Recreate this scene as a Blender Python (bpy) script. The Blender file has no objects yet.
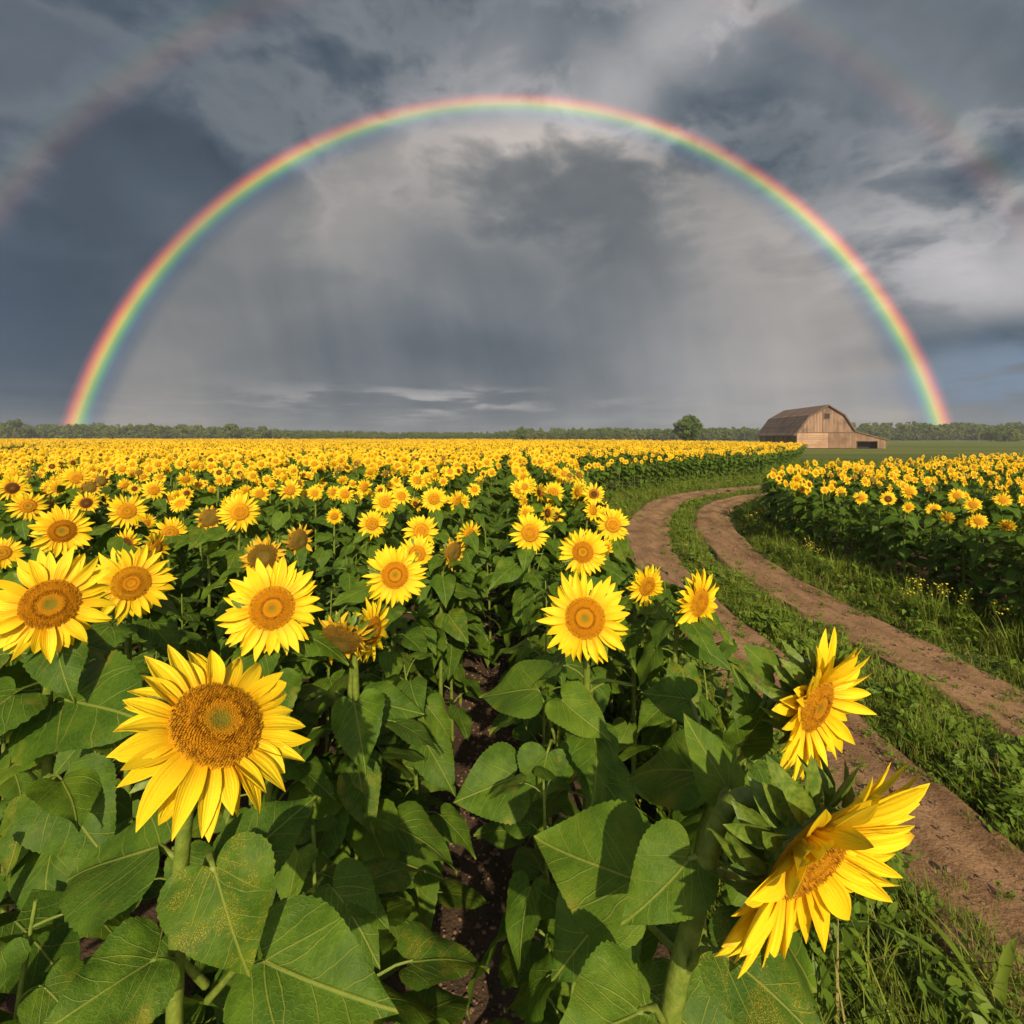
import bpy, math, random
import numpy as np
from mathutils import Vector, Matrix, Quaternion, noise

R = math.radians
rng = random.Random(7)
scene = bpy.context.scene
col = scene.collection

# ------------------------------------------------------------------ camera
EYE, FOC, HX, HY = 2.2, 500.0, 512.0, 437.0        # eye height, focal length in pixels, horizon
cam_data = bpy.data.cameras.new("camera")
cam_data.sensor_width = 36.0
cam_data.lens = 36.0 * FOC / 1024.0
cam_data.shift_y = -(512.0 - HY) / 1024.0
cam_data.clip_start = 0.05
cam_data.clip_end = 5000.0
camera = bpy.data.objects.new("camera", cam_data)
camera.location = (0, 0, EYE)
camera.rotation_euler = (R(90), 0, 0)
col.objects.link(camera)
scene.camera = camera

SUN_AZ, SUN_EL = 7.0, 30.0                           # degrees to the right of straight behind, above the horizon
sun_dir = Vector((math.sin(R(SUN_AZ)) * math.cos(R(SUN_EL)), -math.cos(R(SUN_AZ)) * math.cos(R(SUN_EL)), math.sin(R(SUN_EL))))


# ------------------------------------------------------------------ node helpers
class NT:
    def __init__(self, tree):
        self.t = tree

    def n(self, kind, **kw):
        nd = self.t.nodes.new(kind)
        for k, v in kw.items():
            setattr(nd, k, v)
        return nd

    def put(self, sock, v):
        if isinstance(v, bpy.types.NodeSocket):
            self.t.links.new(v, sock)
        elif v is not None:
            sock.default_value = v

    def m(self, op, a, b=None, c=None, clamp=False):
        nd = self.n("ShaderNodeMath", operation=op, use_clamp=clamp)
        for i, v in enumerate((a, b, c)):
            if v is not None:
                self.put(nd.inputs[i], v)
        return nd.outputs[0]

    def vm(self, op, a, b=None, s=None):
        nd = self.n("ShaderNodeVectorMath", operation=op)
        self.put(nd.inputs[0], a)
        if b is not None:
            self.put(nd.inputs[1], b)
        if s is not None:
            self.put(nd.inputs["Scale"], s)
        return nd.outputs["Value"] if op in ("DOT_PRODUCT", "LENGTH") else nd.outputs["Vector"]

    def sep(self, v):
        nd = self.n("ShaderNodeSeparateXYZ")
        self.put(nd.inputs[0], v)
        return nd.outputs

    def comb(self, x=0.0, y=0.0, z=0.0):
        nd = self.n("ShaderNodeCombineXYZ")
        for i, v in enumerate((x, y, z)):
            self.put(nd.inputs[i], v)
        return nd.outputs[0]

    def noise(self, vec=None, scale=5.0, detail=4.0, rough=0.55, dist=0.0, out="Fac", lac=2.0):
        nd = self.n("ShaderNodeTexNoise")
        if vec is not None:
            self.put(nd.inputs["Vector"], vec)
        nd.inputs["Scale"].default_value = scale
        nd.inputs["Detail"].default_value = detail
        nd.inputs["Roughness"].default_value = rough
        nd.inputs["Lacunarity"].default_value = lac
        nd.inputs["Distortion"].default_value = dist
        return nd.outputs[out]

    def voro(self, vec=None, scale=5.0, feature="F1", out="Distance"):
        nd = self.n("ShaderNodeTexVoronoi", feature=feature)
        if vec is not None:
            self.put(nd.inputs["Vector"], vec)
        nd.inputs["Scale"].default_value = scale
        return nd.outputs[out]

    def ss(self, v, lo, hi, a=0.0, b=1.0):
        nd = self.n("ShaderNodeMapRange", interpolation_type="SMOOTHSTEP")
        self.put(nd.inputs["Value"], v)
        self.put(nd.inputs["From Min"], lo)
        self.put(nd.inputs["From Max"], hi)
        self.put(nd.inputs["To Min"], a)
        self.put(nd.inputs["To Max"], b)
        return nd.outputs["Result"]

    def mix(self, f, a, b, blend="MIX"):
        nd = self.n("ShaderNodeMix", data_type="RGBA", blend_type=blend)
        self.put(nd.inputs[0], f)
        for s, v in ((nd.inputs[6], a), (nd.inputs[7], b)):
            if isinstance(v, (tuple, list)) and len(v) == 3:
                v = (*v, 1.0)
            self.put(s, v)
        return nd.outputs[2]

    def ramp(self, f, stops, interp="LINEAR"):
        nd = self.n("ShaderNodeValToRGB")
        cr = nd.color_ramp
        cr.interpolation = interp
        while len(cr.elements) < len(stops):
            cr.elements.new(0.5)
        for e, (p, c) in zip(cr.elements, stops):
            e.position = p
            e.color = (*c, 1.0) if len(c) == 3 else c
        self.put(nd.inputs[0], f)
        return nd.outputs[0]

    def bump(self, h, strength=0.3, dist=0.01):
        nd = self.n("ShaderNodeBump")
        nd.inputs["Strength"].default_value = strength
        nd.inputs["Distance"].default_value = dist
        self.put(nd.inputs["Height"], h)
        return nd.outputs[0]


# ------------------------------------------------------------------ sky
world = bpy.data.worlds.new("World")
scene.world = world
world.use_nodes = True
wt = world.node_tree
wt.nodes.clear()
W = NT(wt)
BOW_AZ, BOW_EL = -0.3, -8.0                            # the point the rainbow circles round
bow_axis = Vector((math.sin(R(BOW_AZ)) * math.cos(R(BOW_EL)), math.cos(R(BOW_AZ)) * math.cos(R(BOW_EL)), math.sin(R(BOW_EL))))


def build_sky():
    out = W.n("ShaderNodeOutputWorld")
    sky = W.n("ShaderNodeTexSky", sky_type="NISHITA")
    sky.sun_disc = False
    sky.sun_elevation = R(SUN_EL)
    sky.sun_rotation = R(180.0 - SUN_AZ)
    sky.air_density, sky.dust_density = 1.0, 2.0
    d = W.n("ShaderNodeTexCoord").outputs["Generated"]
    d = W.vm("NORMALIZE", d)
    x, y, z = W.sep(d)
    az = W.m("MULTIPLY", W.m("ARCTAN2", x, y), 57.2958)
    el = W.m("MULTIPLY", W.m("ARCSINE", z), 57.2958)
    ang = W.m("MULTIPLY", W.m("ARCCOSINE", W.vm("DOT_PRODUCT", d, tuple(bow_axis))), 57.2958)

    # billows: warped noise on the direction, with the side that catches the light picked out; layers: noise on a flat ceiling
    warp = W.vm("SCALE", W.vm("SUBTRACT", W.noise(d, 3.0, 2.0, 0.5, out="Color"), (0.5, 0.5, 0.5)), s=0.16)
    dw = W.vm("ADD", d, warp)
    dws = W.vm("MULTIPLY", dw, (1.0, 1.0, 1.55))
    big = W.noise(dws, 1.9, 8.0, 0.46)
    relief_a = W.noise(W.vm("ADD", dws, (3.1, 1.7, 0.4)), 3.6, 10.0, 0.55)
    relief_b = W.noise(W.vm("ADD", dws, (3.140, 1.69, 0.445)), 3.6, 8.0, 0.50)
    fine = relief_a
    relief = W.m("SUBTRACT", relief_b, relief_a)
    zc = W.m("MAXIMUM", W.m("ADD", z, 0.10), 0.03)
    plane = W.comb(W.m("DIVIDE", x, zc), W.m("DIVIDE", y, zc), 0.0)
    lay = W.noise(plane, 0.75, 8.0, 0.58, 0.3)
    # rain curtains: streaks that run down the sky
    veil = W.noise(W.comb(W.m("ADD", W.m("MULTIPLY", az, 0.10), W.m("MULTIPLY", el, 0.022)), W.m("MULTIPLY", el, 0.010), 0.0), 1.9, 5.0, 0.55, 0.15)

    def blob(a0, e0, ra, re, tilt=0.0):
        da, de = W.m("SUBTRACT", az, a0), W.m("SUBTRACT", el, e0)
        c, s = math.cos(R(tilt)), math.sin(R(tilt))
        u = W.m("ADD", W.m("MULTIPLY", da, c / ra), W.m("MULTIPLY", de, s / ra))
        v = W.m("SUBTRACT", W.m("MULTIPLY", de, c / re), W.m("MULTIPLY", da, s / re))
        q = W.m("ADD", W.m("MULTIPLY", u, u), W.m("MULTIPLY", v, v))
        return W.m("EXPONENT", W.m("MULTIPLY", q, -1.0))

    def add(*vals):
        t = vals[0]
        for v in vals[1:]:
            t = W.m("ADD", t, v)
        return t

    def mul(*vals):
        t = vals[0]
        for v in vals[1:]:
            t = W.m("MULTIPLY", t, v)
        return t

    inside = W.ss(ang, 39.2, 41.2, 1.0, 0.0)
    relief_at = add(0.10, mul(blob(19.0, 34.0, 19.0, 9.0, -8.0), 0.30), mul(blob(45.0, 16.0, 13.0, 9.0), 0.40), mul(blob(-20.0, 34.0, 18.0, 12.0), 0.10))
    cells = W.noise(W.vm("ADD", W.vm("MULTIPLY", dw, (1.0, 1.0, 1.9)), (7.3, 2.2, 5.1)), 2.9, 10.0, 0.53)
    high = W.ss(el, 9.0, 24.0)
    mass = mul(high, W.ss(cells, 0.46, 0.58))
    rim = mul(high, W.m("EXPONENT", W.m("MULTIPLY", W.m("POWER", W.m("DIVIDE", W.m("SUBTRACT", cells, 0.455), 0.035), 2.0), -1.0)))
    rim_at = add(0.018, mul(blob(17.0, 35.0, 16.0, 8.0, 0.0), 0.12), mul(blob(45.0, 16.0, 12.0, 8.0), 0.15), mul(blob(-16.0, 33.0, 12.0, 8.0), 0.035))
    lum = add(0.128, mul(mass, -0.052), mul(rim, rim_at),
              mul(W.m("SUBTRACT", big, 0.5), W.ss(el, 8.0, 26.0, 0.09, 0.17)),
              mul(relief, relief_at),
              mul(W.m("SUBTRACT", fine, 0.5), W.ss(el, 8.0, 26.0, 0.03, 0.08)),
              mul(inside, 0.033),
              mul(inside, W.ss(ang, 26.0, 41.0), 0.045),
              mul(inside, W.ss(el, 27.0, 12.0), W.m("SUBTRACT", veil, 0.5), 0.085))
    # torn pale cloud round the top of the bow
    lum = add(lum, mul(blob(2.0, 29.5, 10.0, 5.0, -10.0), W.ss(cells, 0.60, 0.40), 0.15))
    lum = add(lum, mul(blob(17.0, 37.0, 12.0, 4.5, 25.0), W.ss(cells, 0.54, 0.44), 0.22))
    lum = add(lum, mul(blob(-2.0, 37.0, 7.0, 4.0, 20.0), W.ss(cells, 0.56, 0.44), 0.07))
    lum = add(lum, mul(blob(-13.0, 34.0, 5.0, 6.0, -30.0), W.ss(fine, 0.42, 0.66), 0.08))
    # pale clouds on the sunny side, low down
    lum = add(lum, mul(blob(44.5, 13.0, 9.0, 3.2, -10.0), W.ss(cells, 0.56, 0.44), 0.27))
    lum = add(lum, mul(blob(43.0, 21.0, 12.0, 5.0, -10.0), W.ss(big, 0.42, 0.60), 0.12))
    lum = add(lum, mul(blob(24.0, 12.0, 16.0, 9.0, 0.0), 0.055))
    lum = add(lum, mul(blob(28.0, 5.0, 15.0, 6.0, 0.0), 0.105))
    lum = add(lum, mul(blob(-20.0, 21.0, 10.0, 7.0, 0.0), 0.045))
    lum = add(lum, mul(blob(-36.0, 4.0, 8.0, 6.0, 0.0), inside, 0.06))
    # dark shelves
    lum = add(lum, mul(blob(24.0, 29.5, 12.0, 4.0, -24.0), -0.040))
    lum = add(lum, mul(blob(43.0, 8.2, 8.0, 1.4, 4.0), -0.10))
    lum = add(lum, mul(blob(-4.0, 9.5, 16.0, 3.6, 0.0), -0.050))
    lum = add(lum, mul(blob(-42.0, 11.0, 10.0, 9.0, 0.0), -0.060))
    lum = add(lum, mul(blob(15.0, 25.0, 9.0, 4.0, -14.0), -0.020))
    lum = add(lum, mul(blob(-14.0, 16.0, 9.0, 7.0, 0.0), -0.025))
    lum = add(lum, mul(blob(-36.0, 30.0, 18.0, 14.0, 0.0), -0.022), mul(blob(8.0, 42.0, 16.0, 5.0, 0.0), -0.03))
    # broken layer near the horizon
    low = W.ss(el, 7.5, 3.0)
    lum = add(lum, mul(low, blob(-10.0, 4.4, 15.0, 1.7, 0.0), W.ss(lay, 0.48, 0.60), 0.21))
    lum = add(lum, mul(low, W.m("SUBTRACT", lay, 0.5), 0.12))
    lum = add(lum, mul(W.ss(el, 5.0, 0.3), 0.030))
    lum = W.m("MAXIMUM", lum, 0.040)

    tone = W.ramp(W.m("MULTIPLY", lum, 2.0), [(0.0, (0.012, 0.022, 0.036)), (0.18, (0.072, 0.096, 0.126)), (0.36, (0.162, 0.182, 0.205)),
                                            (0.62, (0.325, 0.325, 0.338)), (1.0, (0.52, 0.50, 0.51))])
    warmth = mul(inside, W.ss(ang, 20.0, 40.0, 0.15, 0.55))
    tone = W.mix(warmth, tone, W.mix(1.0, tone, (1.14, 1.01, 0.86), "MULTIPLY"))
    # clear slots: slate blue behind the cloud
    blue = W.m("MULTIPLY", blob(45.0, 5.0, 7.5, 3.0, 0.0), W.ss(lay, 0.60, 0.42), clamp=True)
    tone = W.mix(blue, tone, (0.165, 0.230, 0.315))
    tone = W.mix(W.m("MULTIPLY", blob(-46.0, 9.0, 7.0, 7.0), 0.45), tone, (0.074, 0.110, 0.165))
    cloud = W.n("ShaderNodeBackground")
    W.put(cloud.inputs[0], tone)
    cloud.inputs[1].default_value = 1.0
    clear = W.n("ShaderNodeBackground")
    W.put(clear.inputs[0], sky.outputs[0])
    clear.inputs[1].default_value = 0.10
    storm = W.ss(y, -0.25, 0.25)                        # the storm stands ahead, the sky clears towards the sun
    mx = W.n("ShaderNodeMixShader")
    W.put(mx.inputs[0], storm)
    W.put(mx.inputs[1], clear.outputs[0])
    W.put(mx.inputs[2], cloud.outputs[0])
    W.put(out.inputs[0], mx.outputs[0])


build_sky()

sun_data = bpy.data.lights.new("sun", "SUN")
sun_data.energy = 4.8
sun_data.angle = R(0.6)
sun_data.color = (1.0, 0.85, 0.60)
sun = bpy.data.objects.new("sun", sun_data)
sun.rotation_euler = (-sun_dir).to_track_quat("-Z", "Y").to_euler()
sun.location = (20, -30, 30)
col.objects.link(sun)

scene.view_settings.view_transform = "Standard"
scene.view_settings.look = "None"
scene.view_settings.exposure = 0.22
scene.view_settings.gamma = 1.0
scene.view_settings.use_curve_mapping = False
scene.cycles.max_bounces = 6
scene.cycles.diffuse_bounces = 3
scene.cycles.glossy_bounces = 2
scene.cycles.transmission_bounces = 4
scene.cycles.transparent_max_bounces = 8
scene.cycles.volume_bounces = 0
scene.cycles.use_adaptive_sampling = True
scene.cycles.adaptive_threshold = 0.012
scene.cycles.use_denoising = True
scene.cycles.sample_clamp_indirect = 4.0


# ------------------------------------------------------------------ general helpers
def tag(o, label=None, cat=None, group=None, kind=None):
    for k, v in (("label", label), ("category", cat), ("group", group), ("kind", kind)):
        if v:
            o[k] = v
    return o


class MB:
    """Collects vertices with one (u, v) pair each, and faces with a material slot."""

    def __init__(self):
        self.v, self.uv, self.f, self.mi = [], [], [], []

    def grid(self, rows, mi=0, flip=False):
        """rows: list of equal-length lists of (position, uv)."""
        base = len(self.v)
        nc = len(rows[0])
        for r in rows:
            for p, uv in r:
                self.v.append(tuple(p))
                self.uv.append(uv)
        for i in range(len(rows) - 1):
            for j in range(nc - 1):
                a, b = base + i * nc + j, base + i * nc + j + 1
                c, d = a + nc, b + nc
                self.f.append((a, c, d, b) if flip else (a, b, d, c))
                self.mi.append(mi)

    def poly(self, pts, uvs=None, mi=0):
        base = len(self.v)
        for i, p in enumerate(pts):
            self.v.append(tuple(p))
            self.uv.append(uvs[i] if uvs else (0.0, 0.0))
        self.f.append(tuple(range(base, base + len(pts))))
        self.mi.append(mi)

    def box(self, x0, x1, y0, y1, z0, z1, mi=0):
        P = [(x0, y0, z0), (x1, y0, z0), (x1, y1, z0), (x0, y1, z0), (x0, y0, z1), (x1, y0, z1), (x1, y1, z1), (x0, y1, z1)]
        b = len(self.v)
        self.v += P
        self.uv += [(0, 0)] * 8
        for q in ((0, 3, 2, 1), (4, 5, 6, 7), (0, 1, 5, 4), (1, 2, 6, 5), (2, 3, 7, 6), (3, 0, 4, 7)):
            self.f.append(tuple(b + i for i in q))
            self.mi.append(mi)

    def tube(self, pts, rad, sides=8, mi=0, cap=True):
        pts = [Vector(p) for p in pts]
        n = len(pts)
        rads = rad if isinstance(rad, (list, tuple)) else [rad] * n
        t0 = (pts[1] - pts[0]).normalized()
        ref = Vector((1, 0, 0)) if abs(t0.x) < 0.8 else Vector((0, 1, 0))
        u = t0.cross(ref).normalized()
        rows = []
        for i, p in enumerate(pts):
            t = (pts[min(i + 1, n - 1)] - pts[max(i - 1, 0)]).normalized()
            u = (u - t * u.dot(t)).normalized()
            w = t.cross(u)
            rows.append([(p + (u * math.cos(a) + w * math.sin(a)) * rads[i], (k / sides, i / (n - 1)))
                         for k in range(sides + 1) for a in (2 * math.pi * k / sides,)])
        self.grid(rows, mi)
        if cap:
            self.poly([q for q, _ in rows[-1][:-1]], None, mi)

    def add(self, other, mat=None, mi=None):
        b = len(self.v)
        self.v += [tuple(mat @ Vector(p)) for p in other.v] if mat is not None else other.v
        self.uv += other.uv
        self.f += [tuple(b + i for i in q) for q in other.f]
        self.mi += other.mi if mi is None else [mi] * len(other.f)

    def mesh(self, name, mats, smooth=True):
        me = bpy.data.meshes.new(name)
        me.from_pydata(self.v, [], self.f)
        for m in mats if isinstance(mats, (list, tuple)) else [mats]:
            me.materials.append(m)
        nl = len(me.loops)
        vi = np.empty(nl, dtype=np.int32)
        me.loops.foreach_get("vertex_index", vi)
        lay = me.uv_layers.new(name="UVMap")
        lay.data.foreach_set("uv", np.asarray(self.uv, dtype=np.float32)[vi].ravel())
        me.polygons.foreach_set("material_index", np.asarray(self.mi, dtype=np.int32))
        me.polygons.foreach_set("use_smooth", np.full(len(self.f), smooth, dtype=bool))
        me.update()
        return me


def link(name, me, parent=None, loc=(0, 0, 0)):
    o = bpy.data.objects.new(name, me)
    o.location = loc
    o.parent = parent
    col.objects.link(o)
    return o


def empty(name, loc):
    o = bpy.data.objects.new(name, None)
    o.empty_display_size = 0.1
    o.location = loc
    col.objects.link(o)
    return o


def new_mat(name):
    m = bpy.data.materials.new(name)
    m.use_nodes = True
    m.node_tree.nodes.clear()
    t = NT(m.node_tree)
    out = t.n("ShaderNodeOutputMaterial")
    return m, t, out


def principled(t, out, base, rough=0.6, normal=None, spec=0.5, trans=None, tfac=0.0):
    p = t.n("ShaderNodeBsdfPrincipled")
    if isinstance(base, tuple) and len(base) == 3:
        base = (*base, 1.0)
    t.put(p.inputs["Base Color"], base)
    t.put(p.inputs["Roughness"], rough)
    p.inputs["Specular IOR Level"].default_value = spec
    if normal is not None:
        t.put(p.inputs["Normal"], normal)
    sh = p.outputs[0]
    if tfac:
        tr = t.n("ShaderNodeBsdfTranslucent")
        tc = trans if trans is not None else base
        if isinstance(tc, tuple) and len(tc) == 3:
            tc = (*tc, 1.0)
        t.put(tr.inputs[0], tc)
        mx = t.n("ShaderNodeMixShader")
        mx.inputs[0].default_value = tfac
        t.put(mx.inputs[1], sh)
        t.put(mx.inputs[2], tr.outputs[0])
        sh = mx.outputs[0]
    t.put(out.inputs[0], sh)
    return p


# ------------------------------------------------------------------ materials
def mat_petal(name="petal", base=(0.82, 0.42, 0.004), tip=(0.89, 0.63, 0.012)):
    m, t, out = new_mat(name)
    uv = t.n("ShaderNodeTexCoord").outputs["UV"]
    u, v, _ = t.sep(uv)
    rnd = t.n("ShaderNodeObjectInfo").outputs["Random"]
    c = t.mix(t.ss(v, 0.0, 0.55), base, tip)
    st = t.noise(t.comb(t.m("MULTIPLY", u, 9.0), t.m("MULTIPLY", v, 0.8), rnd), 2.2, 3.0, 0.6)
    c = t.mix(t.ss(st, 0.42, 0.78, 0.0, 0.35), c, (0.80, 0.44, 0.006))
    ob = t.n("ShaderNodeTexCoord").outputs["Object"]
    pt = t.noise(ob, 14.0, 2.0, 0.5)
    c = t.mix(t.ss(pt, 0.5, 0.75, 0.0, 0.35), c, (0.88, 0.60, 0.025))
    tipn = t.m("MULTIPLY", t.ss(v, 0.80, 1.0), t.ss(t.noise(t.vm("ADD", ob, t.comb(rnd, 0.0, rnd)), 5.0, 2.0), 0.52, 0.66))
    c = t.mix(t.m("MULTIPLY", tipn, 0.75), c, (0.42, 0.20, 0.02))
    ridge = t.m("ADD", t.m("SINE", t.m("MULTIPLY", u, 22.0)), t.m("MULTIPLY", t.noise(t.comb(t.m("MULTIPLY", u, 2.5), t.m("MULTIPLY", v, 5.0), rnd), 1.5, 3.0), 2.5))
    principled(t, out, c, 0.55, t.bump(t.m("ADD", ridge, t.m("MULTIPLY", st, 1.5)), 0.24, 0.0022), 0.25, c, 0.27)
    return m


def mat_leaf(name, base=(0.044, 0.097, 0.006), light=(0.096, 0.168, 0.010), vein=(0.22, 0.25, 0.040), rust=0.0, tfac=0.26):
    m, t, out = new_mat(name)
    tc = t.n("ShaderNodeTexCoord")
    u, v, _ = t.sep(tc.outputs["UV"])
    x = v
    y = t.m("ABSOLUTE", u)
    rnd = t.n("ShaderNodeObjectInfo").outputs["Random"]
    off = t.comb(t.m("MULTIPLY", rnd, 31.0), t.m("MULTIPLY", rnd, 17.0), 0.0)
    p3 = t.vm("ADD", tc.outputs["UV"], off)
    wob = t.m("MULTIPLY", t.m("SUBTRACT", t.noise(p3, 4.0, 2.0), 0.5), 0.10)
    # midrib, then side ribs that leave it at an angle and curve to the tip
    mid = t.ss(y, 0.004, 0.016, 1.0, 0.0)
    q = t.m("SUBTRACT", t.m("ADD", x, wob), t.m("MULTIPLY", t.m("POWER", y, 0.72), 0.74))
    fr = t.m("ABSOLUTE", t.m("SUBTRACT", t.m("FRACT", t.m("MULTIPLY", t.m("ADD", q, 0.52), 4.1)), 0.5))
    side = t.ss(fr, 0.008, 0.040, 1.0, 0.0)
    side = t.m("MULTIPLY", side, t.ss(y, 0.50, 0.05, 0.15, 0.8))
    net = t.voro(p3, 24.0, "DISTANCE_TO_EDGE")
    netl = t.ss(net, 0.0, 0.12, 1.0, 0.0)
    basal = t.m("MULTIPLY", t.ss(t.m("ABSOLUTE", t.m("SUBTRACT", y, t.m("MULTIPLY", t.m("POWER", t.m("MAXIMUM", x, 0.0), 0.85), 0.72))), 0.003, 0.011, 1.0, 0.0), t.ss(x, 0.5, 0.2))
    vn = t.m("MAXIMUM", mid, t.m("MAXIMUM", side, t.m("MULTIPLY", basal, 0.8)))
    c = t.mix(t.ss(t.noise(p3, 3.0, 4.0, 0.6), 0.35, 0.70), base, light)
    hole = t.m("MULTIPLY", t.ss(t.noise(p3, 11.0, 3.0, 0.6), 0.66, 0.70), t.ss(t.noise(p3, 2.3, 1.0), 0.50, 0.60))
    c = t.mix(t.m("MULTIPLY", hole, 0.8), c, (0.16, 0.11, 0.03))
    c = t.mix(t.m("MULTIPLY", rnd, 0.5), c, (0.030, 0.080, 0.008))
    c = t.mix(t.m("MULTIPLY", netl, 0.14), c, vein)
    # mottled yellowing towards some margins
    yel = t.m("MULTIPLY", t.ss(t.noise(p3, 2.1, 3.0, 0.6), 0.56, 0.72), t.ss(y, 0.10, 0.36))
    c = t.mix(t.m("MULTIPLY", yel, 0.7), c, (0.21, 0.20, 0.022))
    if rust:
        n1 = t.noise(p3, 95.0, 3.0, 0.7)
        n2 = t.noise(p3, 5.0, 3.0, 0.6)
        sp = t.m("MULTIPLY", t.ss(n1, 0.53, 0.63), t.ss(n2, 0.44, 0.62))
        c = t.mix(t.m("MULTIPLY", sp, rust), c, (0.50, 0.30, 0.025))
    c = t.mix(t.m("MULTIPLY", vn, 0.78), c, vein)
    h = t.m("ADD", t.m("MULTIPLY", vn, -0.8), t.m("ADD", t.m("MULTIPLY", netl, -0.10), t.m("MULTIPLY", t.noise(p3, 7.0, 2.0), 0.8)))
    hi = t.mix(1.0, c, (1.4, 1.35, 0.45), "MULTIPLY")
    principled(t, out, c, 0.54, t.bump(h, 0.45, 0.009), 0.16, hi, tfac)
    return m


def mat_plain(name, a, b, scale=30.0, rough=0.6, tfac=0.0, spec=0.35, bump=0.2):
    m, t, out = new_mat(name)
    ob = t.n("ShaderNodeTexCoord").outputs["Object"]
    rnd = t.n("ShaderNodeObjectInfo").outputs["Random"]
    n = t.noise(t.vm("ADD", ob, t.comb(t.m("MULTIPLY", rnd, 20.0), rnd, 0.0)), scale, 4.0, 0.6)
    c = t.mix(t.ss(n, 0.3, 0.7), a, b)
    principled(t, out, c, rough, t.bump(n, bump, 0.01), spec, None, tfac)
    return m


def mat_disc(name, stops, dots):
    m, t, out = new_mat(name)
    tc = t.n("ShaderNodeTexCoord")
    u, v, _ = t.sep(tc.outputs["UV"])
    n = t.noise(tc.outputs["Object"], 60.0, 2.0, 0.6)
    idx = t.n("ShaderNodeObjectInfo").outputs["Object Index"]
    r = t.m("ADD", t.m("ADD", t.m("MULTIPLY", idx, 0.01), u), t.m("MULTIPLY", t.m("SUBTRACT", n, 0.5), 0.10))
    r = t.m("MAXIMUM", r, 0.0)
    c = t.ramp(r, stops)
    vo = t.voro(tc.outputs["Object"], 150.0)
    dark = t.m("MULTIPLY", t.ss(t.m("ADD", t.m("MULTIPLY", v, 0.6), t.m("MULTIPLY", n, 0.6)), 0.52, 0.72), t.ramp(u, dots))
    c = t.mix(dark, c, (0.055, 0.020, 0.006))
    principled(t, out, c, 0.7, t.bump(t.m("ADD", vo, n), 0.6, 0.004), 0.06)
    return m


M = {}
M["petal"] = mat_petal()
M["petal_old"] = mat_petal("petal_old", (0.62, 0.29, 0.012), (0.74, 0.45, 0.020))
M["leaf"] = mat_leaf("leaf")
M["leaf_rust"] = mat_leaf("leaf_rust", rust=0.95)
M["leaf_light"] = mat_leaf("leaf_light", base=(0.070, 0.134, 0.008), light=(0.120, 0.190, 0.012))
M["stem"] = mat_plain("stem", (0.095, 0.140, 0.014), (0.165, 0.205, 0.028), 60.0, 0.55, 0.0, 0.35, 0.3)
M["bract"] = mat_plain("bract", (0.066, 0.125, 0.012), (0.165, 0.215, 0.024), 18.0, 0.5, 0.15)
OR = (0.56, 0.235, 0.007)
M["disc"] = mat_disc("disc", [(0.0, (0.20, 0.17, 0.018)), (0.16, (0.23, 0.18, 0.016)), (0.28, (0.44, 0.20, 0.008)), (0.46, OR), (0.53, (0.36, 0.135, 0.006)),
                              (0.62, OR), (0.86, (0.52, 0.215, 0.008)), (1.0, (0.62, 0.30, 0.010))],
                     [(0.0, (0, 0, 0)), (0.36, (0, 0, 0)), (0.47, (0.75,) * 3), (0.60, (0.22,) * 3), (0.74, (0.14,) * 3), (0.90, (0.70,) * 3), (1.0, (0.2,) * 3)])
M["disc_dark"] = mat_disc("disc_dark", [(0.0, (0.30, 0.13, 0.012)), (0.25, (0.13, 0.055, 0.010)), (0.6, (0.080, 0.034, 0.010)), (0.85, (0.15, 0.060, 0.010)), (1.0, (0.42, 0.18, 0.012))],
                          [(0.0, (0.2,) * 3), (1.0, (0.6,) * 3)])
M["disc_old"] = mat_disc("disc_old", [(0.0, (0.19, 0.13, 0.022)), (0.5, (0.17, 0.115, 0.018)), (0.85, (0.22, 0.12, 0.015)), (1.0, (0.25, 0.14, 0.015))],
                         [(0.0, (0.3,) * 3), (1.0, (0.5,) * 3)])
M["grass"] = mat_plain("grass", (0.095, 0.150, 0.010), (0.205, 0.245, 0.026), 1.3, 0.6, 0.25, 0.2, 0.0)
M["grass_dry"] = mat_plain("grass_dry", (0.22, 0.19, 0.05), (0.30, 0.25, 0.08), 2.0, 0.7, 0.2, 0.1, 0.0)
M["weed"] = mat_plain("weed", (0.075, 0.142, 0.010), (0.150, 0.215, 0.018), 3.0, 0.55, 0.25, 0.25, 0.0)
M["bark"] = mat_plain("bark", (0.06, 0.045, 0.03), (0.13, 0.10, 0.07), 6.0, 0.9, 0.0, 0.1, 0.6)
M["crown"] = mat_plain("crown", (0.050, 0.088, 0.012), (0.105, 0.150, 0.022), 0.35, 0.7, 0.2, 0.15, 0.0)
M["crown_dark"] = mat_plain("crown_dark", (0.048, 0.082, 0.010), (0.110, 0.138, 0.018), 0.12, 0.75, 0.15, 0.1, 0.0)
M["yellow_bloom"] = mat_plain("yellow_bloom", (0.70, 0.50, 0.03), (0.80, 0.62, 0.06), 40.0, 0.6, 0.2)
M["clod"] = mat_plain("clod", (0.16, 0.095, 0.058), (0.27, 0.17, 0.11), 40.0, 0.95, 0.0, 0.1, 0.6)


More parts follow.
